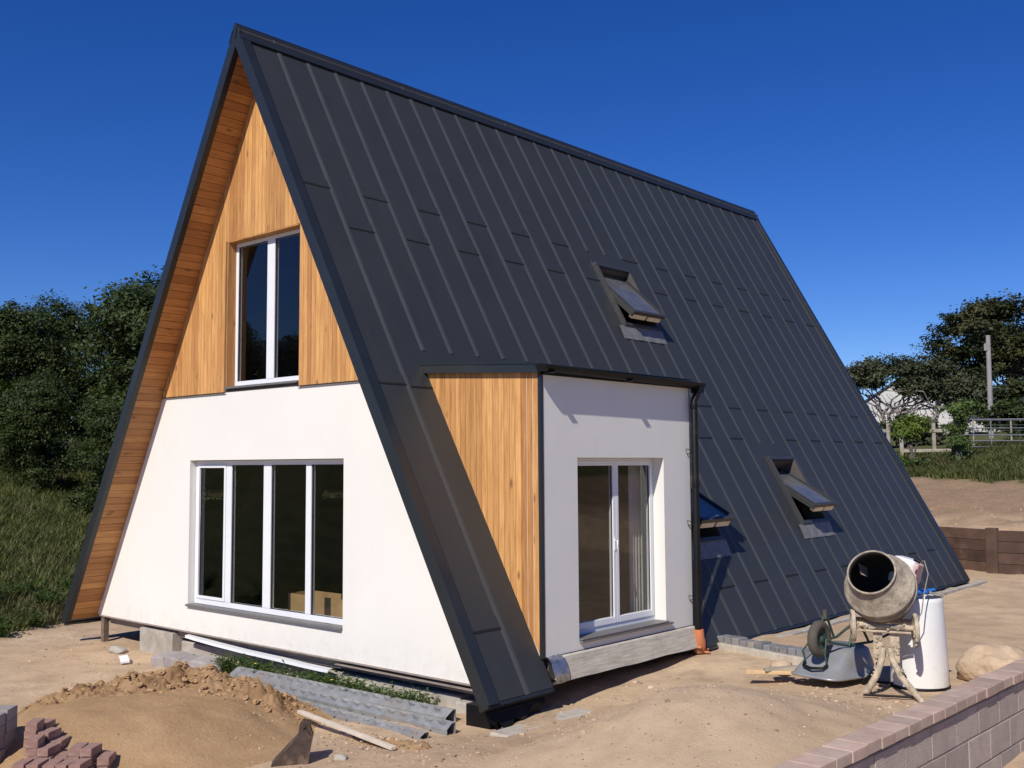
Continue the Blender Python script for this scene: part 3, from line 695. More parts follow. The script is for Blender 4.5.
# ------------------------------------------------------------------ concrete mixer
RZ = -yaw
t = mixer = thing('cement_mixer', (7.44, 3.02, -.03), 'mortar caked cement mixer with its dark drum mouth turned up beside the upturned wheelbarrow', 'cement mixer', RZ-.345)
ax = V((-.22, -.78, .50)).normalized(); ctr = V((-.045, .04, 1.11))
DM = Matrix.Translation(ctr) @ ax.to_track_quat('Z', 'Y').to_matrix().to_4x4()
mb = MB()
prof = [(.0, -.40), (.17, -.40), (.235, -.36), (.335, -.10), (.352, -.075), (.362, -.07), (.362, -.035), (.352, -.03), (.352, .02), (.362, .025), (.362, .05), (.350, .055), (.250, .285), (.236, .30), (.238, .325), (.248, .33), (.248, .345), (.230, .345), (.224, .30), (.335, .05), (.335, -.08), (.22, -.34), (0, -.37)]
n0 = 14
mb.lathe(prof[:18], DM, 48, 0); mb.lathe(prof[17:], DM, 48, 1)
drum = mb.build('drum', [M['drum'], M['drum_in']], t, weld=True)
for a in (2.2, 2.2+2*pi/3, 2.2+4*pi/3):
    mb = MB(DM); u, v_ = V((cos(a), sin(a), 0)), V((-sin(a), cos(a), 0))
    mb.add([u*.325+V((0, 0, -.1)), u*.20+v_*.05+V((0, 0, -.05)), u*.18+v_*.10+V((0, 0, .10)), u*.27+v_*.06+V((0, 0, .16))], [(0, 1, 2, 3)]); mb.build('mixing_blade', M['cement'], drum)
mb = MB(DM)   # leftover mortar in the drum
pp = [V((.04*k + .0, -.18+.02*random.random(), 0)) for k in range(3)]
for k in range(16):
    a = random.uniform(-2.4, -.8); r = random.uniform(.16, .22); z = random.uniform(-.1, .15); q = V((cos(a)*r, sin(a)*r, z)); s_ = random.uniform(.03, .055)
    mb.lathe([(0, -s_), (s_*.8, -s_*.5), (s_, 0), (s_*.7, s_*.5), (0, s_)], Matrix.Translation(q), 8, 0)
mb.build('dried_mortar', M['cement'], drum)
# yoke round the drum and its cross bar
mb = MB()
yk = [(-.36, .04, .74), (-.40, .10, .95), (-.39, .14, 1.12)]
mb.tube([(0, .20, .74), (0, .34, .80), (.0, .42, .92)], .03, 8)
mb.tube([(-.30, .10, .76), (-.1, .20, .74), (.1, .20, .74), (.30, .10, .76)], .024, 8)
mb.build('yoke', M['cement'], t)
mb = MB(); mb.tube([(-.30, -.02, .725), (.26, -.02, .705)], .030, 10); mb.tube([(-.26, -.03, .665), (.24, -.03, .655)], .014, 8); mb.tube([(-.2, .08, .68), (.22, .08, .66)], .016, 8); mb.build_split('cross_bar', M['cement'], t)
for s_, x, z in ((-1, -.325, .71), (1, .285, .69)):
    mb = MB(); MM = Matrix.Translation((x, -.02, z)) @ Matrix.Rotation(.10, 4, 'Z') @ Matrix.Rotation(pi/2, 4, 'Y')
    mb.lathe([(.0, -.02), (.05, -.03), (.055, -.018), (.125, -.012), (.13, -.02), (.162, -.022), (.170, -.012), (.170, .012), (.162, .022), (.13, .02), (.125, .018), (.055, .018), (.05, .03), (0, .02)], MM, 24, 0); mb.build('wheel', M['cement'], t, weld=True)
mb = MB(); mb.box(-.13, -.04, .0, .012, .34, .70); mb.box(.035, .125, .0, .012, .34, .70); mb.box(-.13, -.118, .012, .10, .34, .70); mb.box(.113, .125, .012, .10, .34, .70); mb.box(-.04, .035, -.012, .0, .40, .47); mb.build_split('upright', M['cement'], t, .003)
mb = MB(); mb.tube([(-.035, -.03, .50), (-.045, -.04, .40), (-.10, -.12, .24), (-.24, -.10, .0)], [.03, .033, .034, .035], 10); mb.build('leg', M['cement'], t)
mb = MB(); mb.tube([(.035, -.03, .50), (.045, -.04, .40), (.12, -.12, .24), (.36, -.34, -.02)], [.03, .033, .034, .033], 10); mb.build('leg', M['cement'], t)
for s_ in (-1, 1):
    mb = MB(); mb.tube([(s_*.04, .05, .48), (s_*.10, .20, .25), (s_*.26, .45, 0)], .026, 8); mb.build('leg', M['black'], t)
mb = MB(); mb.tube([(-.24, -.24, .05), (.31, -.21, .05)], .012, 8); mb.tube([(-.26, .44, .05), (.26, .44, .05)], .012, 8); mb.build_split('stretcher', M['black'], t)
# motor housing at the back
HM = Matrix.Translation((.20, .40, 1.25)) @ Matrix.Rotation(.25, 4, 'Y') @ Matrix.Rotation(-.3, 4, 'Z')
mb = MB(HM); mb.box(-.13, .12, -.10, .18, -.15, .14); mb.build('motor_housing', M['white_pl'], t, .045, 4)
mb = MB(HM); mb.box(.10, .150, -.07, .16, -.11, .11); mb.build('side_cover', M['pinkred'], t, .02, 3)
mb = MB(); mb.tube([(.33, .2, 1.36), (.40, .18, 1.38), (.43, .12, 1.25), (.38, .06, 1.05), (.35, .02, .86), (.30, 0, .78)], .006, 6); mb.build('power_cable', M['cloth'], t)
mb = MB(); mb.tube([(.30, .14, 1.40), (.36, .12, 1.37)], .02, 8); mb.build('switch', M['black'], t)
mb = MB(); 
for k in range(150):
    s_ = random.uniform(.008, .022); w_ = random.random()
    if w_ < .35: q = V((random.uniform(-.3, .26), -.02+.034*random.uniform(-1, 1), .715+.03*random.uniform(-1, 1)))
    elif w_ < .6: z_ = random.uniform(.35, .7); q = V((random.choice((-.085, .08))+random.uniform(-.04, .04), -.004, z_))
    else: f_l = random.random(); q = V((.04, -.04, .42)).lerp(V((.36, -.34, 0)), f_l)+V((random.uniform(-.03, .03), random.uniform(-.03, .03), -.02)) if w_ < .8 else V((-.04, -.04, .42)).lerp(V((-.24, -.10, 0)), f_l)+V((random.uniform(-.03, .03), random.uniform(-.03, .03), 0))
    mb.lathe([(0, -s_), (s_, 0), (0, s_*.8)], Matrix.Translation(q), 6, 0)
for k in range(26):
    a = random.uniform(0, 6.28); q = V((.285+.02*random.uniform(-1, 1), -.02+.16*cos(a), .62+.16*sin(a)*.6)); s_ = random.uniform(.012, .028)
    mb.lathe([(0, -s_), (s_, 0), (0, s_)], Matrix.Translation(q), 7, 0)
tag(mb.build('mortar_crust', M['cement'], t), kind='stuff')

# white plastic drum behind the mixer
t = thing('plastic_barrel', (7.53, 3.66, -.04), 'tall white plastic barrel standing behind the cement mixer', 'barrel', RZ)
mb = MB(); mb.lathe([(0, 0), (.285, 0), (.295, .015), (.298, .06), (.292, .30), (.278, .62), (.262, .93), (.258, .965), (.245, .975), (.235, .965), (.235, .90), (0, .90)], None, 48)
mb.build('body', M['white_pl'], t, weld=True)
mb = MB(); mb.lathe([(.299, .02), (.308, .025), (.308, .05), (.299, .055)], None, 48); mb.build('base_band', M['black'], t)
t = thing('blue_scoop', (7.58, 3.69, .925), 'bright blue plastic scoop lying on top of the white barrel', 'scoop', RZ)
mb = MB(); mb.box(-.22, .05, -.08, .06, .045, .085); mb.build('bowl', M['blue_pl'], t, .015); mb = MB(); mb.tube([(.05, 0, .07), (.14, .01, .08)], .018, 8); mb.build('handle', M['blue_pl'], t)
mb = MB()
nn = 14
def cl_(i, j):
    u, v = i/nn-.5, j/nn-.5; q = V((u*5, v*5, 2)); return (u*.24, v*.22, .095+.035*noise.noise(q)-.12*max(0, abs(u)-.3))
for i in range(nn):
    for j in range(nn): mb.add([cl_(i, j), cl_(i+1, j), cl_(i+1, j+1), cl_(i, j+1)], [(0, 1, 2, 3)], 0, .5, True)
o = mb.build('rag', M['cloth'], None, weld=True); o.location = (7.67, 3.74, .88); tag(o, 'crumpled grey brown rag draped on the white barrel rim', 'rag')

# upturned wheelbarrow: local x runs from the nose towards the handles
t = thing('wheelbarrow', (6.66, 2.88, -.02), 'grey steel wheelbarrow upside down on its tray next to the cement mixer', 'wheelbarrow', 1.43)
n = 48
def ring(x0, x1, w0, w1, z0, z1, p=5):
    out = []
    for k in range(n):
        a = 2*pi*k/n; ca, sa_ = cos(a), sin(a)
        u = abs(ca)**(2/p)*(1 if ca > 0 else -1); v = abs(sa_)**(2/p)*(1 if sa_ > 0 else -1); q = (u+1)/2
        out.append(V((x0+(x1-x0)*q, v*(w0+(w1-w0)*q), z0+(z1-z0)*q+.006*noise.noise(V((u*2, v*2, x0*9))))))
    return out
R0 = [ring(-.03, .93, .31, .33, .10, .05), ring(-.035, .935, .315, .335, .118, .068), ring(-.01, .91, .295, .31, .125, .078), ring(.14, .88, .27, .285, .22, .20), ring(.33, .83, .235, .25, .36, .355, 4.5), ring(.39, .79, .20, .21, .385, .385, 4)]
mb = MB(); vs = [p for r in R0 for p in r]
mb.add(vs, [(i*n+k, i*n+(k+1) % n, (i+1)*n+(k+1) % n, (i+1)*n+k) for i in range(5) for k in range(n)] + [tuple(range(5*n, 6*n))], 0, .5, True)
tray = mb.build('tray', M['barrow'], t); md = tray.modifiers.new('sol', 'SOLIDIFY'); md.thickness = .006
mb = MB(); WC = V((.13, -.03, .50)); WM = Matrix.Translation(WC) @ Matrix.Rotation(.08, 4, 'Z') @ Matrix.Rotation(pi/2, 4, 'X')
mb.lathe([(.105, -.035), (.135, -.052), (.17, -.050), (.192, -.028), (.197, 0), (.192, .028), (.17, .050), (.135, .052), (.105, .035)], WM, 36)
wh = mb.build('wheel', M['tyre'], t, weld=True)
mb = MB(); mb.lathe([(0, -.05), (.03, -.05), (.035, -.02), (.095, -.016), (.108, -.036), (.108, .036), (.095, .016), (.035, .02), (.03, .05), (0, .05)], WM, 30); mb.build('rim', M['green'], wh, weld=True)
for s_ in (-1, 1):
    A = V((.13, -.03+s_*.085, .50))
    mb = MB(); mb.tube([A, (.25, s_*.13, .45), (.45, s_*.17, .41), (.85, s_*.22, .41), (1.15, s_*.27, .47)], .015, 8); mb.build('frame_tube', M['green'], t)
    mb = MB(); mb.tube([(1.15, s_*.27, .47), (1.28, s_*.275, .50)], .019, 10); mb.build('handle_grip', M['tyre'], t)
    mb = MB(); mb.tube([A, (.06, s_*.14, .36), (.10, s_*.13, .24)], .010, 8); mb.build('wheel_stay', M['green'], t)
    mb = MB(); mb.tube([(.45, s_*.19, .41), (.56, s_*.20, .66), (.64, s_*.20, .66), (.80, s_*.22, .41)], .014, 8); mb.build('leg', M['green'], t)
mb = MB(); mb.tube([(.10, -.14, .24), (.04, -.12, .21), (.0, 0, .20), (.04, .12, .21), (.10, .14, .24)], .016, 8); mb.build('nose_guard', M['black'], t)
mb = MB(); mb.tube([(.60, .20, .64), (.60, .20, .74)], .026, 10); mb.build('leg_foot', M['tyre'], t)

# timber offcuts and stone by the barrow
def simple(name, mat, label, cat, fn, loc, rot=(0, 0, 0), bevel=0, group=None):
    mb = MB(); fn(mb); o = mb.build(name, mat, None, bevel); o.location = loc; o.rotation_euler = rot; return tag(o, label, cat, group)
simple('timber_offcut', M['pine'], 'short pale timber offcut lying left of the upturned wheelbarrow', 'offcut', lambda m: m.box(-.28, .28, -.06, .06, 0, .04), (6.12, 3.05, .03), (.02, -.05, .3), .003)
simple('timber_offcut', M['rail'], 'thin grey board end sticking out under the wheelbarrow rim', 'offcut', lambda m: m.box(-.22, .22, -.04, .04, 0, .03), (6.22, 3.12, .075), (.02, -.06, .75), .003)
def rockmesh(mb, r, sq=(1, 1, 1), seed=0, sub=4, amp=.28):
    bm = bmesh.new(); bmesh.ops.create_icosphere(bm, subdivisions=sub, radius=1)
    for v in bm.verts:
        p = v.co; q = p*1.2+V((seed, seed*2, 0)); k = 1+amp*noise.noise(q)+amp*.4*noise.noise(q*2.7)+.04*noise.noise(q*8); v.co = V((p.x*sq[0], p.y*sq[1], p.z*sq[2]))*r*k
    mb.add([v.co.copy() for v in bm.verts], [[v.index for v in f.verts] for f in bm.faces], 0, random.random(), True); bm.free()
simple('sandstone_boulder', M['rock'], 'rounded pale sandstone boulder just behind the block wall at the right edge', 'boulder', lambda m: rockmesh(m, .36, (1.15, .8, .75), 3), (8.10, 4.45, .10))
simple('field_stone', M['rock'], 'small pinkish stone on the ground left of the wheelbarrow', 'stone', lambda m: rockmesh(m, .11, (1.2, 1, .8), 8, 3), (6.12, 3.25, .06))

# ------------------------------------------------------------------ edging
t = thing('sett_edging', (4.66, 4.62, 0), 'row of blue grey setts bedded in mortar running out from the eaves beside the dormer', 'edging', 0)
mb = MB(); mb.box(-.14, 1.75, -.19, .10, -.15, .02, M=Matrix.Rotation(-.21, 4, 'Z')); mb.build('mortar_bed', M['mortar'], t, .01)
mb = MB()
for i in range(14): mb.box(-.1+i*.130, .012+i*.130, -.125, .08, -.1, .095+random.uniform(-.01, .01), 0, random.random(), M=Matrix.Rotation(-.21, 4, 'Z'))
mb.build('setts', M['sett'], t, .012)
t = thing('eaves_kerb', (4.72, 9.5, 0), 'pale concrete kerb strip along the foot of the long metal roof', 'kerb')
mb = MB()
y = -4.9
while y < 4.3: mb.box(.02, .15, y, y+.90, -.2, -.030, 0, random.random()); y += .91
mb.build('kerb_stones', M['concrete'], t, .01)

# ------------------------------------------------------------------ block wall with brick coping
t = thing('block_wall', (9.106, 0, 0), 'low lilac grey concrete block wall with a pink brick coping in the right foreground', 'wall', radians(-1.25))
mb = MB(); bx0, bx1 = -.085, .066
for r in range(4):
    z1 = .600-.225*r; z0 = z1-.217; y = -6.4 + (.225 if r % 2 else 0) + .04
    while y < 5.6: j = random.uniform(-.002, .003); mb.box(bx0, bx1+j, y, y+.442, z0, z1, 0, random.random()); y += .45
mb.build('blocks', M['block'], t, .007)
mc = MB(); mc.box(bx0+.006, bx1-.004, -6.1, 5.55, -.3, .606)
mc.build('mortar_joints', M['joint'], t)
mb = MB(); y = -6.3
while y < 5.6:
    j = random.uniform(-.004, .005); mb.box(-.100+j, .098+j, y, y+.2030, .628, .700+random.uniform(-.003, .003), 0, random.random()); y += .2055
mb.build('coping', M['coping'], t, .007)
mc = MB(); y = -6.29
while y < 5.6: e = y+random.uniform(.04, .16); mc.box(-.080, .030+random.uniform(0, .034), y, e-.001, .6065, .690); y = e
mc.build('coping_mortar', M['joint'], t)

# ------------------------------------------------------------------ heaps
def dd_(u, v, f): return (f(u, v) if f else 0)*.8+.2
BV = []
def heap(name, label, cx, cy, rx, ry, h, rot, mat, res, lump, seed, crest=0, dampf=None, prof=1.3):
    mb = MB(); n = res; ca, sa_ = cos(rot), sin(rot); P = []
    dmp = []
    for j in range(n+1):
        for i in range(n+1):
            u, v = (i/n*2-1)*1.05, (j/n*2-1)*1.05
            x, y = cx + (u*rx*ca - v*ry*sa_), cy + (u*rx*sa_ + v*ry*ca)
            wob = .16*noise.noise(V((u*1.4+seed, v*1.4, 1))) ; r = hypot(u, v)*(1+wob)
            k = max(0, 1-r**prof); k = k*k*(3-2*k) if k < 1 else 1
            q = V((x, y, seed)); z = h*k
            qq = q + V((noise.noise(q*6), noise.noise(q*6+V((4, 4, 4))), 0))*.06
            v1_ = noise.voronoi(qq*5.5)[0]; v2_ = noise.voronoi(qq*13)[0]; v3_ = noise.voronoi(qq*27)[0]
            L = noise.noise(q*3.1)*.35 + ((v1_[1]-v1_[0])*.45 + (v2_[1]-v2_[0])*.30)*dd_(u, v, dampf) + (v3_[1]-v3_[0])*.10 - .1
            dd = dampf(u, v) if dampf else 0
            z += lump*(.25+1.0*dd)*L*min(1, k*3)
            if crest: z += crest*math.exp(-((v-.43)/.17)**2)*max(0, 1-abs(u)**2.2)*(1+.35*noise.noise(q*2.3))
            P.append((x-cx, y-cy, gh(x, y) - .035 + z*1.0 + (.0 if r < 1.04 else -.1)))
            dmp.append(max(0, min(1, dd*.55+.7*dd*noise.noise(q*4))))
    me = bpy.data.meshes.new(name); me.from_pydata(P, [], [(j*(n+1)+i, j*(n+1)+i+1, (j+1)*(n+1)+i+1, (j+1)*(n+1)+i) for j in range(n) for i in range(n)])
    BV.append(BVHTree.FromPolygons([V((p[0]+cx, p[1]+cy, p[2])) for p in P], [tuple(f.vertices) for f in me.polygons]))
    me.materials.append(mat); me.polygons.foreach_set('use_smooth', [True]*len(me.polygons))
    a = me.attributes.new('damp', 'FLOAT', 'POINT'); a.data.foreach_set('value', dmp)
    o = bpy.data.objects.new(name, me); C.objects.link(o); o.location = (cx, cy, 0); return tag(o, label, name.split('_')[0]+' heap')
# axes: local u = image right, v = away
heap('sand_heap', 'spread heap of yellow building sand with a clumpy dark crest in front of the gable', 2.06, -2.30, 1.95, 2.25, .38, RZ, M['sand'], 360, .20, 2.3, .24,
     lambda u, v: sstep(.02, .30, v+.22*noise.noise(V((u*2.6, v*2.6, 7)))-u*.10+max(0, -u)*.25)*(1-sstep(.55, .9, abs(u))*.5), 1.5)
heap('gravel_heap', 'broad low heap of gravelly earth between the house and the block wall', 7.15, .15, 2.3, 2.9, .50, RZ-.45, M['gravel'], 340, .10, 5.1, 0, None, 1.0)
def topz(x, y):
    z = gh(x, y)
    for b in BV:
        h = b.ray_cast(V((x, y, 5)), V((0, 0, -1)))
        if h[0] is not None: z = max(z, h[0].z)
    return z
heap('soil_heap', 'low crumbly ridge of dark soil at the right hand ends of the steel lintels', 4.25, -1.02, .75, .22, .09, RZ-.75, M['sand'], 110, .10, 8.8, 0, lambda u, v: .75, 1.3)
def fine(mb, cx, cy, sx, sy, n, s0, s1, lift=0):
    for _ in range(n):
        x, y = cx+random.gauss(0, sx), cy+random.gauss(0, sy); s_ = random.uniform(s0, s1)*random.choice((.6, 1, 1)); z = topz(x, y)+lift
        bm = bmesh.new(); bmesh.ops.create_icosphere(bm, subdivisions=1, radius=s_); kk = V((random.uniform(.7, 1.3), random.uniform(.7, 1.3), random.uniform(.4, .8)))
        for v in bm.verts: v.co = V((v.co.x*kk.x, v.co.y*kk.y, v.co.z*kk.z))*(1+random.uniform(-.2, .2)) + V((x, y, z+s_*.2))
        mb.add([v.co.copy() for v in bm.verts], [[v.index for v in f.verts] for f in bm.faces], 0, random.random()); bm.free()
sh = [o for o in C.objects if o.name.startswith('sand_heap')][0]
mb = MB(); rc = random.Random(3); n_ = 0
while n_ < 520:
    u, v = rc.uniform(-.8, .8), rc.gauss(.42, .13); x = 2.06+u*1.95*cos(RZ)-v*2.25*sin(RZ); y = -2.30+u*1.95*sin(RZ)+v*2.25*cos(RZ)
    r_c = rc.choice((.008, .012, .016, .016, .024, .034)); rockmesh(mb, r_c, (1.2, 1, .7), n_*.7, 2, .75); k_ = 42
    z = topz(x, y)+r_c*.3
    for q in range(len(mb.v)-k_, len(mb.v)): mb.v[q] = mb.v[q]+V((x-2.06, y+2.30, z))
    n_ += 1
mb.sm = [False]*len(mb.sm)
tag(mb.build('sand_clods', M['sand'], sh), kind='stuff')
mb = MB(); fine(mb, 4.3, -1.1, .45, .2, 150, .008, .024); fine(mb, 2.2, -1.2, .9, .5, 120, .008, .02); fine(mb, 5.6, .4, 1.2, 1.4, 60, .012, .03); fine(mb, 6.9, 0, 1.7, 1.9, 2600, .004, .012); fine(mb, 4.5, -1.5, .9, .7, 220, .005, .016); fine(mb, -3.3, -.2, 1.6, .7, 160, .008, .024); fine(mb, 7.5, 2.6, .8, .5, 200, .008, .03); fine(mb, 5.0, 1.2, .5, .8, 120, .008, .03); fine(mb, 3, 20, 3, 1.5, 120, .02, .05)
tag(mb.build('loose_stones', M['stone'], None), 'scattered small stones and soil crumbs over the bare sandy ground', 'stones', kind='stuff')

# ------------------------------------------------------------------ steel lintels in front of the gable
def lintel(x0, y0, x1, y1, z, wd, ht, label, first):
    L = hypot(x1-x0, y1-y0); a = math.atan2(y1-y0, x1-x0)
    t = thing('steel_lintel', (x0, y0, z), label, 'lintel', a, 'galvanised steel lintels on the ground')
    mb = MB(); th = .006
    # hat shaped channel: toe, sloping web, top with pressed steps
    pr = [(0, 0), (.05, 0), (.05, ht*.62), (.05+wd*.5, ht), (.05+wd*.62, ht), (.05+wd*.62, 0), (.05+wd, 0)]
    off = [(u+.0, v+th) for u, v in pr]
    poly = pr + off[::-1]
    mb.box(0, L, -.0, .05, 0, th); mb.box(0, L, .05, .056, th, ht*.62)
    mb.add([(0, .05, ht*.62), (L, .05, ht*.62), (L, .05+wd*.55, ht), (0, .05+wd*.55, ht)], [(0, 1, 2, 3)]); mb.box(0, L, .05+wd*.55, .05+wd*.55+.05, ht-th, ht); mb.box(0, L, .05+wd*.55+.045, .05+wd*.55+.05, 0, ht-th)
    mb.box(0, .006, .056, .05+wd*.55, 0, ht*.6); o = mb.build('channel', M['galv'], t)
    kb = MB(); k = .12
    while k < L-.1:
        kb.box(k, k+.085, .05+wd*.55-.045, .05+wd*.55+.012, ht-.006, ht+.016, M=Matrix.Translation((k, .05+wd*.55, ht)) @ Matrix.Rotation(.25, 4, 'Y') @ Matrix.Translation((-k, -.05-wd*.55, -ht))); k += .19
    kb.build('pressed_keys', M['galv'], t)
    kb = MB(); k = .1
    while k < L-.05: kb.box(k, k+.018, .0485, .0499, ht*.30, ht*.30+.018); k += .21
    kb.build('punched_holes', M['gap'], t); return t
z0 = -.36
lintel(.15, -.10, 3.93, .02, z0, .20, .17, 'long galvanised steel lintel lying nearest the foot of the gable', 1)
lintel(.55, -.30, 4.25, -.28, z0, .14, .15, 'middle galvanised steel lintel of the three in front of the gable', 0)
lintel(1.25, -.52, 4.20, -.60, z0+.02, .12, .09, 'shorter front galvanised steel lintel nearest the sand heap', 0)
simple('white_batten', M['upvc_old'], 'slim off white plastic batten lying between the sand heap and the steel lintels', 'batten', lambda m: m.box(-.86, .86, -.028, .028, 0, .03), (3.70, -1.10, -.19), (0, .02, -.13), .003)
# rusty digger bucket
t = thing('digger_bucket', (4.20, -2.0, -.24), 'small rusty digger bucket half sunk at the right end of the sand heap', 'digger bucket', RZ+.15)
t.scale = (.72, .72, .72)
side = [(-.42, -.05), (-.02, .36), (.10, .42), (.16, .36), (.13, .20), (.10, -.06)]
for x0_, x1_ in ((-.0, .012), (.26, .272)):
    pass
mb = MB(); FB = lambda u, v, q: (u, q, v)
mb.prism(side, FB, -.14, -.125); mb.prism(side, FB, .125, .14)
back = [(-.42, -.05), (-.02, .36), (.10, .42), (.16, .36), (.13, .20)]
for (a, b), (c, d) in zip(back, back[1:]): mb.add([(a, -.14, b), (c, -.14, d), (c, .14, d), (a, .14, b)], [(0, 1, 2, 3)]); mb.add([(a, -.125, b-.02), (c, -.125, d-.02), (c, .125, d-.02), (a, .125, b-.02)], [(3, 2, 1, 0)])
mb.build('shell', M['rust'], t, .006)
mb = MB(); mb.prism([(-.02, .34), (.0, .50), (.05, .55), (.12, .52), (.16, .36)], FB, -.06, -.035); mb.prism([(-.02, .34), (.0, .50), (.05, .55), (.12, .52), (.16, .36)], FB, .035, .06); mb.build_split('hinge_lug', M['rust'], t, .004)
mb = MB(); mb.tube([(.05, -.08, .48), (.05, .08, .48)], .022, 10); mb.build('hinge_pin', M['rust'], t)
for y in (-.11, 0, .11):
    mb = MB(); mb.prism([(-.40, -.03), (-.36, .01), (-.52, -.10)], FB, y-.02, y+.02); mb.build('tooth', M['rust'], t)
simple('broken_stone', M['concrete'], 'pale broken stone right beside the rusty digger bucket', 'stone', lambda m: rockmesh(m, .055, (1.3, 1, .7), 12, 3), (4.42, -1.72, -.20))

# grey kerb blocks leaning in a row by the left footing
def blk(m, w_=.28, d_=.10, h_=.20): m.box(-w_/2, w_/2, -d_/2, d_/2, 0, h_)
proto = None
for i in range(5):
    o = simple('concrete_slab', M['greyblk'], 'grey concrete slab in the row lying against the left footing', 'slab', lambda m: m.box(-.13, .13, -.17, .17, 0, .17, 0, random.random()), (-1.62+.27*i, .10+.03*i, -.40+.02*(i % 2)), (.08, .12*(1 if i % 2 else -.5), .2+.08*i), .02, 'grey slabs in a row by the left footing')
simple('white_tile_offcut', M['upvc'], 'small white rectangular offcut on the dirt in front of the left corner post', 'offcut', lambda m: m.box(-.16, .16, -.06, .06, 0, .03), (-2.35, -.15, -.37), (.05, .1, -.4), .003)
simple('broken_stone', M['concrete'], 'grey lump of broken concrete beside the left corner post', 'stone', lambda m: rockmesh(m, .11, (1.4, 1, .6), 22, 3), (-3.1, .15, -.36))

# ------------------------------------------------------------------ bricks, bottom left
def brick(x, y, z, rz, proto=[None]):
    if proto[0] is None:
        m = MB(); m.box(-.1, .1, -.05, .05, 0, .065, 0, .5); o = m.build('paving_brick', M['paver'], None, .004)
        proto[0] = o; tag(o, 'purplish red paving brick in the untidy stack at the bottom left', 'brick', 'purplish paving bricks stacked at bottom left')
    else: o = proto[0].copy(); C.objects.link(o)
    o.location = (x, y, z); o.rotation_euler = (random.uniform(-.03, .03), random.uniform(-.03, .03), rz); return o
rr = random.Random(4)
e1, e2 = V((cos(RZ), sin(RZ), 0)), V((-sin(RZ), cos(RZ), 0))
O_ = V((2.96, -3.52, 0))
cols = {}
hts = {(-3, 2): 5, (-2, 2): 4, (-1, 2): 3, (0, 2): 2, (-3, 1): 6, (-2, 1): 5, (-1, 1): 4, (0, 1): 3, (1, 1): 2, (2, 1): 2, (-2, 0): 5, (-1, 0): 4, (0, 0): 3, (1, 0): 4, (2, 0): 4, (3, 0): 3, (-2, -1): 3, (-1, -1): 3, (0, -1): 3, (1, -1): 3, (2, -1): 3}
for (i, j), h in hts.items():
    p = O_ + e1*(i*.118) + e2*(j*.225); ja = rr.uniform(-.12, .12)
    for k in range(h):
        q = p + V((rr.uniform(-.012, .012), rr.uniform(-.012, .012), 0)); brick(q.x, q.y, gh(q.x, q.y)-.03+.066*k, RZ+pi/2+ja+rr.uniform(-.05, .05))
for k in range(7):
    q = O_ + e1*rr.uniform(-.35, .18) + e2*rr.uniform(.55, .75); o = brick(q.x, q.y, gh(q.x, q.y)+.0, rr.uniform(0, 3)); o['label'] = 'loose purplish red brick fallen from the untidy bottom left stack'; o['group'] = 'fallen bricks beside the stack'
# tall grey block stack at the very corner
S0 = O_ - e1*.66 + e2*.02; pb = None
for i in range(3):
    for j in range(2):
        for k in range(6 if i < 2 else 5):
            p = S0 - e1*(.215*(2-i)) + e2*(j*.21)
            if pb is None:
                m = MB(); m.box(-.1, .1, -.1, .1, 0, .098, 0, .5); pb = o = m.build('coping_block', M['greyblk'], None, .005); tag(o, 'grey concrete coping block in the square stack in the bottom left corner', 'block', 'grey coping blocks stacked in the bottom left corner')
            else: o = pb.copy(); C.objects.link(o)
            o.location = (p.x+rr.uniform(-.008, .008), p.y+rr.uniform(-.008, .008), gh(p.x, p.y)-.02+.1*k); o.rotation_euler = (0, 0, RZ+rr.uniform(-.04, .04))

# terracotta drain at the downpipe foot
t = thing('drain_collar', (px_, py_+.02, -.06), 'broken orange terracotta drain collar at the foot of the black downpipe', 'drain')
mb = MB(); mb.lathe([(.060, .0), (.085, .02), (.088, .16), (.074, .20), (.068, .30), (.058, .31), (.056, .2)], Matrix.Rotation(.08, 4, 'X'), 20); mb.build('collar', M['terracotta'], t)
for k in range(5):
    a = k*1.3; mb = MB(); rockmesh(mb, .036, (1.4, .8, .5), k+30, 2); o = mb.build('shard', M['terracotta'], t); o.location = (.11*cos(a), .11*sin(a), .02+.018*k)

# ------------------------------------------------------------------ sleeper retaining wall
def sleepers(ax_, ay, bx, by, zb, rows, label):
    L = hypot(bx-ax_, by-ay); a = math.atan2(by-ay, bx-ax_); t = thing('sleeper_wall', (ax_, ay, zb), label, 'sleeper wall', a)
    for k in range(rows):
        mb = MB(); mb.box(0, L, -.06, .06, .245*k+.003, .245*(k+1)-.003, 0, random.random()); mb.build('sleeper', M['sleeper'], t, .012)
    return t
t = sleepers(1.0, 18.25, 4.22, 16.98, -.12, 4, 'left run of brown timber sleepers holding back the earth bank')
t = sleepers(4.35, 16.72, 8.6, 17.05, -.12, 4, 'right run of brown timber sleepers with a tall end post holding back the earth bank')
mb = MB(); mb.box(-.12, .12, -.12, .10, -.2, 1.03); mb.build('end_post', M['sleeper'], t, .012)

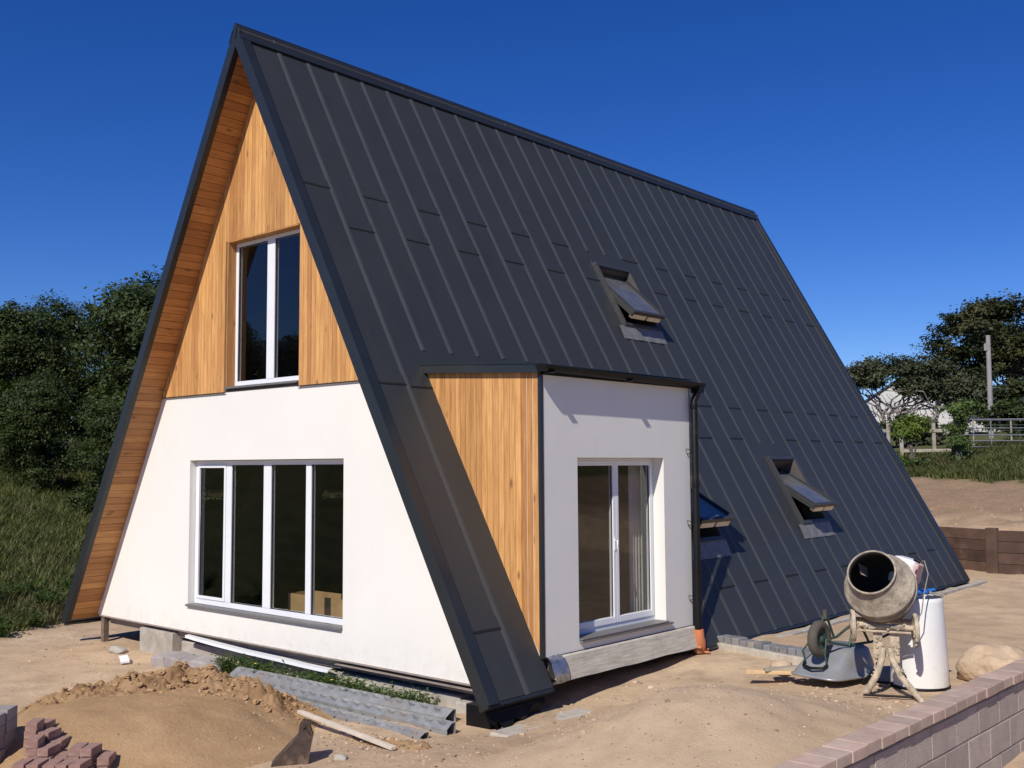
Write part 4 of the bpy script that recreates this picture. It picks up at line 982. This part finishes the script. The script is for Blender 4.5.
# ------------------------------------------------------------------ far buildings, pole, fences
def cottage(loc, rz, L, Wd, he, hr, label, wins=1, chim=False):
    t = thing('cottage', loc, label, 'cottage', rz)
    mb = MB(); mb.prism([(-Wd/2, -1), (Wd/2, -1), (Wd/2, he), (0, hr), (-Wd/2, he)], lambda u, v, q: (q, u, v), -L/2, L/2); mb.build('walls', M['whitewash'], t)
    for s_ in (1, -1):
        mb = MB(); k = (hr-he)/(Wd/2); mb.prism([(0, hr+.04), (s_*(Wd/2+.25), he-.25*k+.04), (s_*(Wd/2+.25), he-.25*k+.16), (0, hr+.16)], lambda u, v, q: (q, u, v), -L/2-.1, L/2+.1); mb.build('roof', M['slate'], t)
    for i in range(wins):
        x = (i-(wins-1)/2)*2.2; f = MB(); f.box(x-.5, x+.5, -Wd/2-.04, -Wd/2-.004, 1.0, 2.0); fo_ = f.build('window', M['upvc'], t); g = MB(); g.box(x-.43, x+.43, -Wd/2-.055, -Wd/2-.042, 1.07, 1.93); g.build('pane', M['seal'], fo_)
    if chim: mb = MB(); mb.box(L/2-.6, L/2-.05, -.3, .3, hr-.3, hr+.9); mb.build('chimney', M['whitewash'], t)
    return t
cottage((-10.3, 50.3, 3.3), RZ+1.25, 7, 5.2, 1.9, 3.6, 'white cottage gable glimpsed between the windswept tree trunks', 1)
cottage((-5.6, 46.4, 2.7), RZ+1.45, 2.2, 2.4, 1.2, 1.8, 'small low white outbuilding behind the clipped round bush', 0)
x, y = CAM.x+sin(yaw)*55+cos(yaw)*28.0, CAM.y+cos(yaw)*55-sin(yaw)*28.0
cottage((x, y, 3.2), RZ+1.25, 5, 3.4, 1.3, 3.0, 'white gabled house with a dark slate roof at the right edge', 1, False)
t = thing('utility_pole', (CAM.x+sin(yaw)*44+cos(yaw)*20.3, CAM.y+cos(yaw)*44-sin(yaw)*20.3, 2.9), 'tall bare grey timber utility pole rising in front of the dark cypress', 'utility pole')
mb = MB(); mb.tube([(0, 0, -.5), (0.04, 0, 4.85)], .12, 10, r2=.095); mb.build('pole', M['polem'], t)
mb = MB(); mb.box(-.10, .04, -.13, -.095, 4.2, 4.5); mb.build('bracket', M['polem'], t)
# field gate
gx0, gy0, gx1, gy1 = -1.15, 31.55, 2.1, 34.4; ga_ = math.atan2(gy1-gy0, gx1-gx0); GL = hypot(gx1-gx0, gy1-gy0)
t = thing('field_gate', (gx0, gy0, 2.84), 'galvanised tubular field gate right of the ivy covered post', 'gate', ga_)
mb = MB()
for z, r in ((.08, .02), (.30, .02), (.52, .02), (.76, .02), (1.08, .03)): mb.tube([(0, 0, z), (GL, 0, z)], r, 6)
mb.tube([(0, 0, .05), (0, 0, 1.1)], .028, 6); mb.tube([(GL, 0, .05), (GL, 0, 1.1)], .028, 6); mb.tube([(1.15, 0, .08), (1.15, 0, 1.08)], .02, 6); mb.tube([(2.6, 0, .08), (2.6, 0, 1.08)], .02, 6)
mb.build('bars', M['galv_far'], t)
t2 = thing('wire_fence', (gx0+.2, gy0+.9, 2.98), 'grey wire mesh fence behind the field gate', 'fence', ga_)
mb = MB()
for i in range(5): mb.tube([(i*1.4, 0, 0), (i*1.4, 0, .95)], .035, 6)
mb.build('post', M['rail'], t2)
mb = MB()
for z in (.15, .35, .55, .75, .92): mb.tube([(0, -.04, z), (5.6, -.04, z)], .006, 4)
mb.build('wire', M['galv_far'], t2)
def railfence(x0, y0, x1, y1, z, n, hs, label):
    L = hypot(x1-x0, y1-y0); t = thing('rail_fence', (x0, y0, z), label, 'fence', math.atan2(y1-y0, x1-x0))
    for i in range(n):
        mb = MB(); mb.box(L*i/(n-1)-.06, L*i/(n-1)+.06, -.06, .06, -.3, hs[-1]+.28, 0, random.random()); mb.build('post', M['rail'], t)
    for h_ in hs:
        mb = MB(); mb.box(.062, L-.062, -.085, -.062, h_-.06, h_+.06, 0, random.random()); mb.build('rail', M['rail'], t)
    return t
railfence(-2.9, 30.5, -1.0, 31.8, 2.55, 3, (.25, .98), 'short weathered post and rail fence between the round bush and the ivy post')
railfence(-8.6, 30.6, -3.4, 30.6, 2.7, 4, (.25, .85), 'weathered post and rail fence running behind the far end of the roof')

# ------------------------------------------------------------------ plants
def leaves(mb, c, rad, n, s, rng_, flat=.0, droop=0, shell=.55, clump=.0, nc=0, bias=.5):
    """n leaf faces spread through an ellipsoid, gathered in clumps"""
    c = V(c); rad = V(rad); cl_s = []
    if nc:
        for _ in range(nc):
            d = V((rng_.gauss(0, 1), rng_.gauss(0, 1), rng_.gauss(0, 1))).normalized(); r = rng_.uniform(shell, 1.0)
            cl_s.append((V((c.x+d.x*rad.x*r, c.y+d.y*rad.y*r, c.z+d.z*rad.z*r)), d, rng_.uniform(.6, 1.35)*clump, rng_.random()))
    for i in range(n):
        if cl_s:
            q, d, cr, tone = cl_s[rng_.randrange(len(cl_s))]; e = V((rng_.gauss(0, 1), rng_.gauss(0, 1), rng_.gauss(0, .6)))*cr*.5; p = q+e
        else:
            d = V((rng_.gauss(0, 1), rng_.gauss(0, 1), rng_.gauss(0, 1))).normalized(); r = rng_.uniform(shell, 1)**.6; p = V((c.x+d.x*rad.x*r, c.y+d.y*rad.y*r, c.z+d.z*rad.z*r)); tone = rng_.random(); e = V((0, 0, 0))
        nrm = (d*.7 + V((rng_.gauss(0, .55), rng_.gauss(0, .55), rng_.gauss(0, .45)+bias))).normalized()
        if flat: nrm = (nrm*(1-flat)+V((rng_.gauss(0, .2), rng_.gauss(0, .2), 1))*flat).normalized()
        a = nrm.orthogonal().normalized(); a = Matrix.Rotation(rng_.uniform(0, 6.28), 3, nrm) @ a; b = nrm.cross(a)
        L = s*rng_.uniform(.6, 1.4); w_ = L*rng_.uniform(.35, .6); dr_ = V((0, 0, -droop*L))
        k = min(1, max(0, tone*.6+rng_.random()*.4))
        mb.add([p-a*L*.5, p+b*w_*.5+dr_*.3, p+a*L*.5+dr_, p-b*w_*.5+dr_*.3], [(0, 1, 2, 3)], 0, k)
def limb(mb, p, q, r0_, r1_, rng_, wob=.12, n=6, depth=0):
    p, q = V(p), V(q); L = (q-p).length; pts = [p.lerp(q, i/n)+V((rng_.gauss(0, 1), rng_.gauss(0, 1), rng_.gauss(0, .5)))*wob*L*.25*(0 < i < n) for i in range(n+1)]
    mb.tube(pts, [r0_+(r1_-r0_)*i/n for i in range(n+1)], 7); return pts
def broadleaf(seed, h=8.5, r=3.2, nl=42000, low=.12, s=.155):
    g = random.Random(seed); tr = MB(); limb(tr, (0, 0, -.5), (g.uniform(-.3, .3), g.uniform(-.3, .3), h*.6), .30, .12, g); cr = MB(); blobs = []
    for i in range(17):
        a = g.uniform(0, 6.28); z = h*(low+.10+(.80-low)*((i+.5)/17)); k = 1-abs(z/h-.45)*.9; rr_ = r*k*g.uniform(.45, .85)
        blobs.append((V((cos(a)*rr_*.75, sin(a)*rr_*.75, z)), (r*g.uniform(.34, .5), r*g.uniform(.34, .5), h*g.uniform(.09, .13))))
    blobs.append((V((0, 0, h*.86)), (r*.42, r*.42, h*.13))); blobs.append((V((0, 0, h*.5)), (r*.6, r*.6, h*.3)))
    for c, rd in blobs:
        if c.z < h*.75 and g.random() < .6: limb(tr, (0, 0, max(.8, c.z*.55)), c, .10, .03, g)
        leaves(cr, c, rd, nl//len(blobs), s, g, nc=34, clump=.50, shell=.5)
    return tr, cr
def placetree(protos, i, loc, rz, sc_, name, label, cat, group, leafm, barkm):
    key = (name, i % len(protos))
    if key not in TM:
        tr, cr = protos[i % len(protos)]; r = thing(name, loc, label, cat, rz, group); tr.build('trunk', barkm, r); cr.build('crown', leafm, r); TM[key] = r
    else:
        r = copy_tree(TM[key]); r.location = loc; r.rotation_euler = (0, 0, rz); r['label'] = label
        if group: r['group'] = group
    r.scale = (sc_, sc_, sc_*random.uniform(.97, 1.03)); return r
TM = {}
PB = [broadleaf(11), broadleaf(23), broadleaf(37)]
def camrel(d, lat): # depth in front of the camera and lateral offset to the right of it, on the ground
    return (CAM.x + sin(yaw)*d + cos(yaw)*lat, CAM.y + cos(yaw)*d - sin(yaw)*lat)
WT = [(31.5, -11.0, .86), (34.5, -12.4, .87), (33, -15.6, .68), (33.5, -18.4, .66), (38, -16.9, .70), (39, -20.5, .70), (31.5, -8.2, .70), (37, -10.2, .7), (30.5, -19.5, .58), (29, -13.3, .46), (27.5, -10.6, .45), (36, -24, .8), (29, -16.8, .42), (35, -28, .85), (30, -5, .6)]
WL = ['tall dark broadleaf tree rising just left of the roof edge', 'dense broadleaf tree whose crown peaks nearest the roof edge', 'dark broadleaf tree second in from the roof edge', 'dark round crowned tree at the left edge of the photo', 'tall tree of the back row above the grass bank', 'back row tree at the far left', 'broadleaf tree mostly hidden behind the larch soffit', 'back row tree hidden behind the gable', 'smaller bushy tree low at the left edge', 'low bushy tree at the woodland foot', 'lowest bush like tree beside the roof verge', 'outermost tree left of the frame', 'low leafy tree in the dark woodland foot', 'farthest tree left of the frame', 'small tree behind the gable']
for i, (d, l, s_) in enumerate(WT):
    x, y = camrel(d, l); placetree(PB, i, (x, y, base_h(x, y)-.6), i*1.9, s_, 'broadleaf_tree', WL[i], 'tree', 'woodland trees beyond the left bank', M['leaf_wood'], M['bark'])
# trees across the plot, behind the photographer's left: the tall window mirrors them
for i, (x, y, s_) in enumerate([(-26, -18.5, .78), (-31, -23.5, .85), (-23.5, -14, .62)]):
    placetree(PB, i+1, (x, y, base_h(x, y)-.4), i*2.3, s_, 'broadleaf_tree', ['broadleaf tree mirrored in the tall bedroom window', 'left hand tree mirrored in the bedroom window', 'right hand tree mirrored in the bedroom window'][i], 'tree', 'trees mirrored in the bedroom window', M['leaf_wood'], M['bark'])

# Monterey cypress: tiers of flat dark sprays
g = random.Random(5); x, y = camrel(62, 30.0); cy = thing('cypress_tree', (x, y, 2.7), 'huge dark tiered cypress behind the utility pole', 'tree', RZ)
tr = MB(); limb(tr, (0, 0, -.5), (.3, 0, 7.5), .55, .18, g); cr = MB()
for i in range(190):
    z = g.uniform(1.2, 9.1); w_ = 5.4*sqrt(max(.04, 1-((z-3.4)/6.1)**2)) if z > 3.4 else 5.2
    a = g.uniform(0, 6.28); rr_ = w_*sqrt(g.uniform(.05, 1.0)); tip = V((cos(a)*rr_, sin(a)*rr_*.8, z+g.uniform(-.1, .35)))
    if i % 3 == 0: limb(tr, (.1, 0, z*.75), tip, .09, .02, g)
    leaves(cr, tip, (1.35, 1.1, .34), 420, .24, g, flat=.3, nc=10, clump=.55, shell=.1)
for sx in range(9):   # ragged leading sprays at the left and top
    z = 3.4+sx*.62; w_ = -5.5*sqrt(max(.05, 1-((z-3.6)/6.2)**2)); leaves(cr, (w_-.25, -.4, z), (.95, .6, .14), 160, .2, g, flat=.5, nc=5, clump=.35, shell=.2)
tr.build('trunk', M['bark'], cy); cr.build('crown', M['leaf_cyp'], cy)
# windswept tree leaning over the cottage
x, y = camrel(48, 18.2); wt = thing('windswept_tree', (x, y, 3.2), 'wide windswept tree with bare forking grey trunks over the white cottage', 'tree', RZ)
tr = MB(); cr = MB(); g = random.Random(9)
bl = [(-2.0, 3.35, .75, .45), (-1.2, 3.6, .9, .5), (-.2, 3.5, 1.1, .55), (.8, 3.55, 1.1, .6), (1.8, 3.3, 1.2, .7), (2.8, 2.9, 1.2, .75), (1.3, 2.6, 1.1, .5), (.3, 2.7, .9, .4), (3.6, 2.3, 1.0, .7), (2.3, 2.1, 1.0, .5), (-1.5, 2.9, .6, .3), (-2.5, 3.0, .35, .25)]
for s0 in (-.5, -.1, .3, .7, 1.2, 2.2):
    j = limb(tr, (s0*.6-.2, 0, -.6), (s0-.6 if s0 < 1 else s0+.4, g.uniform(-.4, .4), 1.4), .11, .07, g)
    for _ in range(5):
        b = g.choice(bl); limb(tr, j[-1], (b[0]+g.uniform(-.3, .3), g.uniform(-.5, .5), b[1]), .05, .015, g, .2)
for _ in range(60):
    a = V((g.uniform(-1.6, 1.4), g.uniform(-.4, .4), g.uniform(.1, 1.4))); limb(tr, a, a+V((g.uniform(-.9, .6), g.uniform(-.3, .3), g.uniform(.5, 1.2))), .028, .008, g, .3)
for bx_, bz, rx_, rz_ in bl: leaves(cr, (bx_, 0, bz), (rx_, 1.0, rz_), 1500, .17, g, nc=26, clump=.38, shell=.3, flat=.15)
tr.build('trunk', M['bark_grey'], wt); cr.build('crown', M['leaf_wind'], wt)

def bush(name, loc, blobs, n, s, mat, label, cat='bush', seed=1, stems=4, clump=.2, group=None, extra=None):
    t = thing(name, loc, label, cat, RZ, group); g = random.Random(seed); cr = MB(); st = MB()
    for bx_, by_, bz, rx_, ry_, rz_ in blobs: leaves(cr, (bx_, by_, bz), (rx_, ry_, rz_), n//len(blobs), s, g, nc=24, clump=clump, shell=.35)
    for _ in range(stems):
        b = g.choice(blobs); limb(st, (g.uniform(-.15, .15), g.uniform(-.1, .1), -.2), (b[0]*.8, b[1], b[2]), .04, .012, g)
    if extra: extra(st)
    st.build('stem', M['bark'], t); cr.build('foliage', mat, t); return t
x, y = camrel(35.5, 13.65); zb_ = base_h(x, y)+.45
bush('round_bush', (x, y, zb_), [(0, 0, .98, .55, .4, .40), (-.25, 0, .85, .4, .3, .34), (.25, 0, 1.05, .4, .3, .3)], 3800, .11, M['leaf_bright'], 'round yellow green bush on a dark stem beyond the roof end', seed=3)
x2, y2 = camrel(35.3, 13.6); bush('hedge_plant', (x2, y2, base_h(x2, y2)), [(-.5, 0, .1, .5, .3, .35), (.2, 0, .05, .6, .3, .3)], 2600, .10, M['leaf_ivy'], 'straggly hedge growth below the round bush', seed=4)
x, y = camrel(35.2, 15.1); bush('ivy_post', (x, y, base_h(x, y)+.22), [(0, 0, .5, .34, .3, .55), (.02, 0, 1.15, .38, .3, .45), (.05, 0, 1.65, .55, .35, .32), (.35, 0, 1.75, .4, .3, .25)], 5200, .11, M['leaf_ivy'], 'gate post smothered in bright ivy left of the field gate', 'ivy', 5, extra=lambda st: st.box(-.09, .09, -.09, .09, -.3, 1.5))
HL = ['dark hedge mass behind the ivy post', 'dark hedge mass behind the field gate', 'low hedge behind the field gate at the right edge', 'scrubby hedge under the windswept tree', 'scrub at the foot of the cottage', 'scrub at the far right beside the slate roofed house', 'scrub behind the rail fence at the roof end']
for i, (d, l, rx_, h_) in enumerate([(41, 20.2, 1.7, 1.55), (44, 23.2, 2.2, 1.25), (46, 27.5, 3.0, 1.55), (43, 16.6, 1.5, 1.25), (46, 15.0, 1.6, 1.35), (50, 30.5, 3.0, 2.4), (44, 13.2, 2.6, 1.0)]):
    x, y = camrel(d, l); bush('hedge_bush', (x, y, base_h(x, y)), [(-rx_*.4, 0, h_*.5, rx_*.6, .9, h_*.5), (rx_*.4, 0, h_*.45, rx_*.6, .9, h_*.5), (0, 0, h_*.7, rx_*.5, .8, h_*.4)], 4200, .19, M['leaf_wood'] if i != 3 else M['leaf_wind'], HL[i], seed=20+i, clump=.3, group='hedge and scrub beyond the gate')

# grass: blades on both banks
def blades(mb, pts, g, h0, h1, wd):
    for x, y in pts:
        z = gh(x, y); k = g.randint(3, 6); tone = g.random()
        for _ in range(k):
            a = g.uniform(0, 6.28); L = g.uniform(h0, h1); lean = g.uniform(.3, 1.5)*L; d = V((cos(a), sin(a), 0)); b = V((-sin(a), cos(a), 0))*wd; p = V((x+g.gauss(0, .06), y+g.gauss(0, .06), z-.02))
            mb.add([p-b, p+b, p+d*lean*.4+V((0, 0, L*.6))+b*.6, p+d*lean*.4+V((0, 0, L*.6))-b*.6, p+d*lean+V((0, 0, L))], [(0, 1, 2, 3), (3, 2, 4)], 0, min(1, max(0, tone*.5+g.random()*.5)))
g = random.Random(2); mb = MB(); pts = []
while len(pts) < 11500:
    d = g.uniform(17, 33); l = g.uniform(-.56, -.33)*d; x, y = camrel(d, l)
    if grass_at(x, y) > g.uniform(.3, .9): pts.append((x, y))
blades(mb, pts, g, .06, .30, .014)
tag(mb.build('bank_grass', M['grass'], None), 'long rough grass covering the bank at the left below the woodland', 'grass', kind='stuff')
mb = MB(); pts = []
while len(pts) < 7500:
    d = g.uniform(27, 40); l = g.uniform(.33, .54)*d; x, y = camrel(d, l)
    if grass_at(x, y) > g.uniform(.3, .9): pts.append((x, y))
blades(mb, pts, g, .10, .30, .016)
tag(mb.build('verge_grass', M['grass'], None), 'strip of rough grass along the top of the earth bank below the gate', 'grass', kind='stuff')
# broad leaved weeds
def weed(seed, n, h_, flowers=0):
    g = random.Random(seed); lf = MB(); st = MB()
    for _ in range(n):
        a = g.uniform(0, 6.28); L = g.uniform(.5, 1)*h_; d = V((cos(a), sin(a), 0)); p0 = V((g.gauss(0, .05), g.gauss(0, .05), 0)); tip = p0+d*L*.5+V((0, 0, L)); st.tube([p0, p0.lerp(tip, .5)+V((0, 0, L*.1)), tip], .003, 4)
        for k in range(5):
            q = p0.lerp(tip, .25+.19*k); b = V((g.gauss(0, 1), g.gauss(0, 1), g.uniform(-.1, .5))).normalized(); c = b.cross(V((0, 0, 1))).normalized(); l_ = h_*g.uniform(.18, .34)
            lf.add([q, q+b*l_*.5+c*l_*.22, q+b*l_+V((0, 0, -.25*l_)), q+b*l_*.5-c*l_*.22], [(0, 1, 2, 3)], 0, g.random())
    return lf, st
def mkweed(seed, n, h_, loc, label, group, fl=False, proto={}):
    if seed in proto: r = copy_tree(proto[seed]); r.location = loc; r['label'] = label; r['group'] = group
    else:
        lf, st = weed(seed, n, h_); r = thing('weed_plant', loc, label, 'weed', 0, group); lf.build('leaves', M['leaf_weed'], r); st.build('stem', M['leaf_weed'], r); proto[seed] = r
    r.rotation_euler = (0, 0, random.uniform(0, 6)); s_ = random.uniform(.75, 1.15); r.scale = (s_, s_, s_); return r
for i in range(34):
    x = -.55+3.95*i/33+random.uniform(-.05, .05); y = .30+random.uniform(-.07, .05)+.015*x
    mkweed(40+i % 5, 22, .26 if x < 1.4 else .2, (x, y, gh(x, y)-.02), 'leafy green weed growing along the foot of the gable behind the steel lintels', 'weeds along the foot of the gable')
for i, (x, fz) in enumerate([(.35, .22), (1.05, .16), (1.9, .2), (2.4, .12)]):
    t = thing('yellow_flower', (x, .2, gh(x, .2)), ['leftmost', 'second', 'third', 'rightmost'][i]+' yellow flower among the weeds at the foot of the gable', 'flower')
    m = MB(); m.tube([(0, 0, 0), (.02, -.02, fz)], .003, 4); m.build('stem', M['leaf_weed'], t)
    m = MB(); m.lathe([(0, -.004), (.022, .004), (.0, .01)], Matrix.Translation((.02, -.02, fz)), 9); m.build('petals', M['flower'], t)
for i in range(60):   # nettles and docks at the edge of the bank
    d = random.uniform(-.1, 1.6)**1.0; s_ = random.uniform(-2.5, 9); x, y = -5.6-.915*d-.404*s_*1.0, -.54-.404*d+.915*s_
    mkweed(60+i % 4, 26, .38, (x, y, gh(x, y)-.03), 'leafy weed at the dirt edge of the grass bank on the left', 'weeds along the edge of the left bank')
